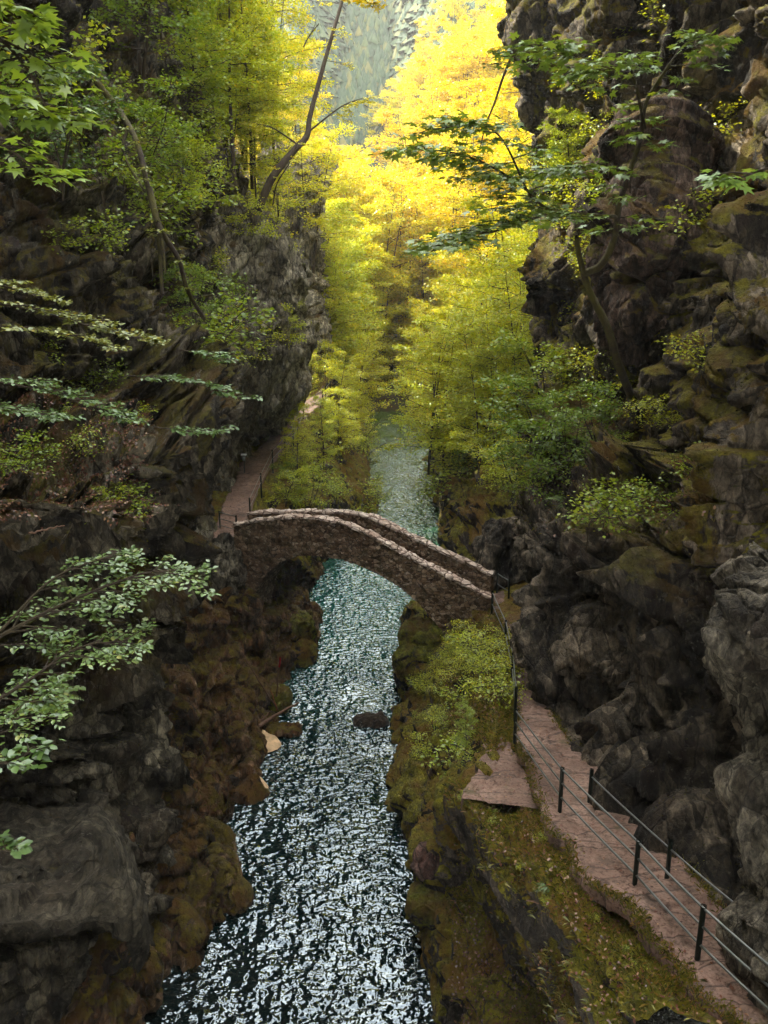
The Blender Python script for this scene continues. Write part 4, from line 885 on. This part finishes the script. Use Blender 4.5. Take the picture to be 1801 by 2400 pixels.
# trees of the left slope, above and behind the cliff shoulder
r = np.random.default_rng(44)
for k in range(26):
    y = r.uniform(46, 86); x = -13 - .06 * abs(y - 20) - r.uniform(-2, 9); px = 900 + x / (y * CP) * FPX
    z = 12 + (-x - 13) * 3 + r.uniform(0, 10)
    plant('mid' if k % 2 else 'broad', k, (x, y, z), r.uniform(.6, 1.0), mixc(GRN, mixc(YG, YEL, .5), np.clip((y - 46) / 40, 0, 1)), 'beech_tree',
          'green tree on the steep shaded slope above the left cliff', 'tree', 'trees on the left slope')
hz = NT('haze_air'); hz.t.nodes.remove(hz.b)
pv = hz.n('VolumePrincipled'); pv.inputs['Color'].default_value = (.93, .95, .9, 1); pv.inputs['Density'].default_value = .0004; pv.inputs['Anisotropy'].default_value = .2
hz.l(pv.outputs[0], hz.t.nodes['Material Output'].inputs['Volume'])
HTOP = float(max(o.dimensions[2] for o in COL.objects if o.name in ('hills', 'conifer_forest'))) + 8
HV = np.array([(x, y, z) for x in (-720, 720) for y in (-40, 430) for z in (-12, HTOP)], float)
tag(link('haze', mesh_np('haze', HV, np.array([[0, 1, 3, 2], [4, 6, 7, 5], [0, 4, 5, 1], [2, 3, 7, 6], [0, 2, 6, 4], [1, 5, 7, 3]]), False), hz.m), kind='stuff')

# ---------------------------------------------------------------- scatter on the rock surfaces
def to_px(p):
    y = p[..., 1] * CP - (p[..., 2] - CAMZ) * SP; zz = -(p[..., 1] * SP + (p[..., 2] - CAMZ) * CP)
    return 900.5 + FPX * p[..., 0] / y, 1200 + FPX * zz / y, y
def surf(name):
    G, fl = GR[name]; N = gnormals(G) * fl; a = G[:-1, :-1]; b = G[1:, :-1]; c = G[:-1, 1:]
    ar = np.linalg.norm(np.cross(b - a, c - a), axis=2); px, py, d = to_px(a); return G, N, ar, px, py, d
def sample(r, names, boxes, n, nz=-.2, wnz=1.0):
    """n points on the named surfaces, inside the photo boxes (x0, y0, x1, y1), where the surface faces up enough"""
    A = []; Bn = []; Wt = []
    for nm in names:
        G, N, ar, px, py, d = surf(nm); m = np.zeros(ar.shape, bool)
        for x0, y0, x1, y1 in boxes: m |= (px > x0) & (px < x1) & (py > y0) & (py < y1)
        w = ar * m * (N[:-1, :-1, 2] > nz) * np.clip(N[:-1, :-1, 2] + .6, .05, 2) ** wnz
        i, j = np.nonzero(w > 0); A.append(np.stack([G[i, j], G[i + 1, j], G[i, j + 1]], 1)); Bn.append(N[i, j]); Wt.append(w[i, j])
    A = np.concatenate(A); Bn = np.concatenate(Bn); Wt = np.concatenate(Wt)
    k = r.choice(len(A), n, p=Wt / Wt.sum()); u, v = r.uniform(0, 1, (2, n, 1))
    return A[k, 0] + (A[k, 1] - A[k, 0]) * u + (A[k, 2] - A[k, 0]) * v, Bn[k]
def blades(r, pos, nrm, ln, wd, spread=.6):
    n = len(pos); up = nrm * .6 + np.array([0, 0, .7]) + r.normal(0, spread, (n, 3)); up /= np.linalg.norm(up, axis=1, keepdims=True)
    sd_ = np.cross(up, r.normal(0, 1, (n, 3))); sd_ /= np.linalg.norm(sd_, axis=1, keepdims=True); L = (ln * r.uniform(.5, 1.3, n))[:, None]
    a = pos - sd_ * wd; b = pos + sd_ * wd; m = pos + up * L * .6; c = pos + up * L + np.array([0, 0, -.35]) * L
    V = np.stack([a, b, m + sd_ * wd * .6, c], 1); return V.reshape(-1, 3), np.arange(n * 4).reshape(-1, 4)
def litter(r, pos, nrm, size):
    n = len(pos); T, F = LEAF['oval']; x = np.cross(nrm, r.normal(0, 1, (n, 3))); x /= np.linalg.norm(x, axis=1, keepdims=True)
    z = nrm + r.normal(0, .35, (n, 3)); y = np.cross(z, x); y /= np.linalg.norm(y, axis=1, keepdims=True); z = np.cross(x, y); s = size * r.uniform(.6, 1.2, n)
    V = pos[:, None] + nrm[:, None] * .03 + s[:, None, None] * (T[None, :, 0:1] * x[:, None] + T[None, :, 1:2] * y[:, None] + T[None, :, 2:3] * z[:, None])
    return V.reshape(-1, 3), (F[None] + (np.arange(n) * len(T))[:, None, None]).reshape(-1, 4)
r = np.random.default_rng(77)
def stuff(name, VF, mat): return tag(link(name, mesh_np(name, VF[0], VF[1], False), mat), kind='stuff')
# fallen leaves lying on ledges, slopes and the path
pA, nA = sample(r, ['cliff_left'], [(-20, 930, 340, 1230)], 12000, .1)
pB, nB = sample(r, ['bank_left'], [(440, 1250, 720, 1440), (500, 1500, 660, 1700)], 3500, .1)
pC, nC = sample(r, ['bank_right'], [(1040, 1440, 1240, 1760), (1060, 1850, 1800, 2400)], 8000, .2)
pD, nD = sample(r, ['cliff_right'], [(1200, 1100, 1680, 1260)], 2500, .25)
pE, nE = sample(r, ['bank_right_far', 'bank_left_far'], [(600, 1000, 1250, 1220)], 2500, .2)
pF, nF = sample(r, ['footpath', 'stone_platform', 'footpath_beyond_bridge'], [(450, 900, 1810, 2400)], 2600, .2)
kk = np.concatenate([np.full(len(pA), .06), np.full(len(pB) + len(pC), .075), np.full(len(pD) + len(pE), .085), np.full(len(pF), .06)])
stuff('leaf_litter', litter(r, np.vstack([pA, pB, pC, pD, pE, pF]), np.vstack([nA, nB, nC, nD, nE, nF]), kk), M_litter)
# grass on the mossy ledge, on the banks and along the path edge
p1, n1 = sample(r, ['bank_right'], [(1040, 1460, 1215, 1760), (1050, 1830, 1330, 2160), (1200, 2000, 1650, 2400)], 34000, .25)
p2, n2 = sample(r, ['bank_left_far', 'bank_right_far'], [(500, 950, 1300, 1230)], 12000, .2)
p3, n3 = sample(r, ['cliff_right'], [(1190, 1060, 1690, 1250)], 5000, .3)
V1 = blades(r, np.vstack([p1, p2, p3]), np.vstack([n1, n2, n3]), .15, .006); stuff('grass', V1, M_grass)
# short moss tufts wherever the rock faces up
pm, nm_ = sample(r, ['cliff_left', 'cliff_right', 'bank_left', 'bank_right', 'bank_right_far', 'cliff_behind_footpath'], [(-20, -20, 1820, 2420)], 90000, .35, 2.0)
stuff('moss', blades(r, pm, nm_, .07, .011, .8), M_moss)
pm, nm_ = sample(r, ['bank_left', 'bank_right'], [(280, 1300, 800, 2400), (850, 1400, 1500, 2400)], 70000, .0, 1.0)
stuff('moss', blades(r, pm, nm_, .055, .012, .9), M_moss)
G_ = GR['footpath'][0]; ee = np.concatenate([G_[:, 0], G_[:, 1], G_[:, -1]]); k_ = r.integers(0, len(ee), 9000)
pe = ee[k_] + r.normal(0, .07, (9000, 3)) * [1, 1, .1]; stuff('grass', blades(r, pe, np.tile([0, 0, 1.0], (9000, 1)), .14, .006), M_grass)
# small plants and ferns rooted on ledges
def make_fern(seed):
    r = np.random.default_rng(seed); w = MB(); Vs = []; Fs = []; b = 0
    for k in range(9):
        a = k * 2.4 + r.uniform(-.3, .3); L = r.uniform(.55, .9); q = np.linspace(0, 1, 16)
        loc = np.stack([L * q * .9, 0 * q, L * (.75 * q - .75 * q ** 2.2)], 1); c = rotz(loc, a); w.tube(c, np.linspace(.006, .002, 16), 3)
        pos = np.repeat(c[2:], 2, 0); s = np.tile([1, -1], 14); wd = np.repeat(.17 * np.sin(np.pi * np.clip(q[2:] * .9 + .1, 0, 1)) ** .7 * L + .015, 2)
        d = rotz(np.stack([.25 + 0 * s, s * 1.0, -.12 + 0 * s], 1), a)
        n = len(pos); x = d / np.linalg.norm(d, axis=1, keepdims=True); y = np.cross([0, 0, 1.0], x); T, F = LEAF['quad']
        V = pos[:, None] + wd[:, None, None] * (T[None, :, 0:1] * x[:, None] + .55 * T[None, :, 1:2] * y[:, None] + T[None, :, 2:3] * np.array([0, 0, 1.0]))
        Vs.append(V.reshape(-1, 3)); Fs.append((F[None] + (np.arange(n) * 4)[:, None, None]).reshape(-1, 4) + b); b += n * 4
    return mesh_np('stems', np.vstack(w.V), np.vstack(w.F)), mesh_np('foliage', np.vstack(Vs), np.vstack(Fs), False)
TREES['fern'] = [make_fern(1), make_fern(2)]
for (px, py, d, sc, lb) in ((1340,1190,26,1.3,'fern with drooping fronds at the lip of the right ledge'), (1400,1215,24,.9,'smaller fern right of the drooping one on the ledge lip'),
                            (110,1660,13,.9,'fern in the dark under the pale beech spray'), (1290,2080,15.6,.5,'little fern on the moss beside the lower railing')):
    e = plant('fern', int(px), P(px, py, d), sc, (.10, .17, .03), 'fern', lb, 'fern')
def herbs(n, names, boxes, sc, tint, label, group, nz=.1, kind='herb', name='small_plant', cat='plant', seed=3):
    r = np.random.default_rng(seed); p, nn = sample(r, names, boxes, n, nz)
    for k in range(n):
        plant(kind, k, p[k] - [0, 0, .03], sc * r.uniform(.6, 1.3) * min(max(p[k][1] / 24, .3), 1), mixc(tint, (tint[0] * 1.6, tint[1] * 1.3, tint[2]), r.uniform()), name, label, cat, group)
herbs(46, ['cliff_left'], [(0, 100, 520, 900)], 1.5, GRN, 'small leafy plant rooted in the dark left cliff', 'plants on the left cliff', seed=4)
herbs(16, ['cliff_left'], [(0, 900, 330, 1300)], 1.1, GRN, 'small green plant among the red leaf litter of the left ledge', 'plants on the left ledge', seed=5)
herbs(70, ['cliff_right'], [(1290, 0, 1790, 1000)], 1.2, mixc(GRN, YG, .4), 'small plant rooted in a crack of the right cliff', 'plants on the right cliff', seed=6)
herbs(26, ['cliff_right'], [(1200, 1080, 1660, 1250)], 1.4, GRN, 'leafy plant on the ledge of the right cliff', 'plants on the right ledge', .3, seed=7)
herbs(40, ['bank_right'], [(980, 1480, 1200, 1800)], .6, mixc(GRN, YG, .6), 'small leafy plant on the slope between the right footpath and the river', 'plants on the right bank', .1, seed=8)
herbs(22, ['bank_right'], [(1040, 1820, 1330, 2150), (1250, 2050, 1600, 2380)], .3, mixc(GRN, YG, .3), 'little plant in the moss beside the right footpath', 'plants on the mossy ledge', .4, seed=9)
herbs(26, ['bank_left_far'], [(590, 1000, 900, 1230)], 1.8, mixc(GRN, YG, .5), 'leafy plant under the young trees behind the bridge', 'plants behind the bridge', .2, seed=10)
herbs(26, ['bank_right_far'], [(1000, 1020, 1250, 1200)], 2.0, mixc(GRN, YG, .5), 'leafy plant on the dark rock right of the quiet water', 'plants on the far right bank', .2, seed=11)
herbs(10, ['cliff_behind_footpath'], [(440, 450, 690, 1000)], 1.6, mixc(GRN, YG, .5), 'small plant on the grey cliff beside the left footpath', 'plants on the grey cliff', .0, seed=12)
# ---------------------------------------------------------------- boulders
def boulder(label, c, size, mat, seed, amp=.3, rot=0, name='boulder', n=70):
    th = np.linspace(0, 2 * math.pi, n * 2); ph = np.linspace(.02, math.pi - .02, n)
    TH, PH = np.meshgrid(th, ph, indexing='ij'); X = np.cos(TH) * np.sin(PH); Y = np.sin(TH) * np.sin(PH); Z = np.cos(PH)
    sq = lambda a: np.sign(a) * np.abs(a) ** .75
    p = np.stack([sq(X) * size[0], sq(Y) * size[1], sq(Z) * size[2]], 2); p = rotz(p, rot) + np.array(c)
    R = rockify(p, amp * max(size) * .6, seed, STRATA_L, .4, 1, stretch=(1.2, 1.4, 1.6)); R[-1] = R[0]
    o = np.array(c); ob = link(name, mesh_np(name, (R - o).reshape(-1, 3), grid_faces(2 * n, n)), mat); ob.location = o
    return tag(ob, label, 'rock')
boulder('low dark rock lying alone in the middle of the river below the bridge', P(872, 1690, 'w') - [0, 0, .05], (.75, .5, .3), M_wet, 3)
boulder('flat brown rock at the water by the driftwood', P(668, 1712, 'w') - [0, 0, .0], (.75, .5, .28), M_bankL, 5)
boulder('mossy round boulder behind the driftwood', P(655, 1640, 'e0.5'), (.55, .5, .6), M_mossy, 7)
boulder('small brown rock at the tip of the mossy left bank', P(537, 1835, 'w'), (.38, .35, .3), M_wet, 9)
boulder('bright green mossy boulder beneath the arch on the left', P(700, 1470, 43.5), (.85, .8, .75), M_mossy, 11)
boulder('dark mossy boulder under the bright green one', P(700, 1540, 43), (.9, .8, .9), M_bankR, 12)
boulder('bright mossy boulder at the right foot of the arch', P(992, 1490, 38.5), (1.0, .9, .7), M_mossy, 13)
boulder('second mossy boulder just below the one at the right foot of the arch', P(985, 1545, 38), (1.15, .9, .75), M_mossy, 14)
boulder('pink topped flat rock on the right bank above the water', P(1015, 2015, 25), (.65, .6, .45), M_pink, 15)
boulder('small mossy rock with a yellow top low on the right bank', P(995, 2120, 24.5), (.55, .6, .5), M_mossy, 16)
boulder('pale stone on the moss edge left of the lower railing', P(1170, 2020, 18.2), (.25, .2, .14), M_rockN, 17, n=30)
boulder('small white stone on the lip of the mossy ledge', P(1200, 2025, 17.6), (.16, .14, .1), M_rockN, 18, n=30)
boulder('dark rock filling the corner between the bridge end and the right cliff', P(1205, 1352, 41), (1.7, 1.2, 2.6), M_rockR, 23)
boulder('dark rock block carrying the footpath left of the bridge', P(530, 1350, 41.2), (1.15, 1.1, 2.0), M_rock, 19)
# ---------------------------------------------------------------- driftwood, foam, sign
def stick(name, label, pts, r0, r1, mat, tip=None, cat='driftwood'):
    o = pts[0]; e = empty(name, o); tag(e, label, cat); q = catmull(np.array(pts) - o, 14); r = np.random.default_rng(len(label)); q[1:-1] += r.normal(0, .012, q[1:-1].shape)
    MB().tube(q, np.linspace(r0, r1, 14), 7, True).build('stem', mat, e)
    if tip: MB().tube(q[-4:] , np.linspace(r1 * 1.25, r1 * 1.15, 4), 7, True).build('painted_tip', tip, e)
    return e
stick('driftwood_log', 'brown driftwood log lying across the cove of the left bank', [P(606,1702,'e0.45'), P(650,1674,'e0.55'), P(700,1647,'e0.6')], .10, .04, M_wood)
stick('driftwood_log', 'thin forked piece of driftwood beside the log in the cove', [P(612,1690,'e0.5'), P(630,1672,'e0.7'), P(636,1665,'e0.8')], .04, .015, M_wood)
stick('driftwood_pole', 'long thin grey pole leaning on the left bank down to the driftwood', [P(568,1530,34.8), P(610,1600,35.6), P(652,1664,36.6)], .025, .035, M_wood)
stick('driftwood_stick', 'orange broken stick standing in the driftwood', [P(650,1664,36.6), P(643,1640,36.0), P(635,1615,35.6)], .035, .015, M_wood2)
stick('red_tipped_pole', 'upright thin pole with a red tip stuck in the left bank', [P(648,1632,35.6), P(652,1590,35.2), P(657,1540,34.7)], .03, .028, M_wood, M_red, 'pole')
stick('fallen_branch', 'bare pale fallen branch on the dark left ledge', [P(68,1250,14.5), P(110,1240,14.8), P(152,1232,15)], .02, .01, M_wood, None, 'branch')
stick('fallen_branch', 'dead twig lying in the grass under the lower railing', [P(1235,2110,16.2), P(1290,2120,15.8), P(1350,2105,15.6)], .015, .008, M_wood, None, 'branch')
def foam(label, pts, seed):
    c = np.mean([P(x, y, 'w') for x, y in pts], 0); q = np.array([P(x, y, 'w') - c for x, y in pts]); q = catmull(np.vstack([q, q[:1]]), 60)
    V = [np.array([0, 0, .10])]; k = len(q)
    for s, h in ((.5, .10), (.85, .08), (1, -.03)):
        V += list(q * s * [1, 1, 0] + np.array([0, 0, h])[None] + np.random.default_rng(seed).normal(0, .008, (k, 3)))
    F = [[0, 1 + i, 1 + (i + 1) % k, 1 + (i + 1) % k] for i in range(k)]
    F = [[0, 1 + i, 1 + (i + 1) % k] for i in range(k)]
    tri = np.array(F); quad = np.array([[1 + l * k + i, 1 + (l + 1) * k + i, 1 + (l + 1) * k + (i + 1) % k, 1 + l * k + (i + 1) % k] for l in range(2) for i in range(k)])
    tri2 = np.vstack([tri, quad[:, [0, 1, 2]], quad[:, [0, 2, 3]]])
    o = link('river_foam', mesh_np('river_foam', np.array(V), tri2), M_foam); o.location = c + [0, 0, .03]; return tag(o, label, 'foam')
foam('cream wedge of river foam caught beside the flat brown rock', [(606,1708),(626,1716),(650,1730),(660,1745),(646,1758),(612,1764),(604,1738)], 1)
foam('orange patch of river foam in the small cove by the mossy bank', [(575,1832),(602,1818),(622,1834),(630,1848),(612,1864),(575,1862)], 2)
sg = empty('trail_sign', P(573, 1092, 49)); tag(sg, 'small white topped sign post beside the far left footpath', 'sign')
MB().tube([(0, 0, -.4), (0, 0, .62)], .03, 8, True).build('post', M_post, sg)
def box(name, sx, sy, sz, z, mat, parent):
    V = np.array([(x * sx, y * sy, z + w * sz) for x in (-1, 1) for y in (-1, 1) for w in (-1, 1)], float)
    return link(name, mesh_np(name, V, np.array([[0, 1, 3, 2], [4, 6, 7, 5], [0, 4, 5, 1], [2, 3, 7, 6], [0, 2, 6, 4], [1, 5, 7, 3]]), False), mat, parent)
box('roof_panel', .15, .12, .035, .66, M_sign, sg); box('notice_board', .09, .02, .13, .44, M_rail, sg).location = (0, -.06, 0)

herbs(16, ['bank_right'], [(1090, 1500, 1190, 1640)], .95, mixc(GRN, YG, .5), 'leafy bush plant below the railing between the bridge foot and the stone platform', 'bush plants below the railing', .1, seed=31)
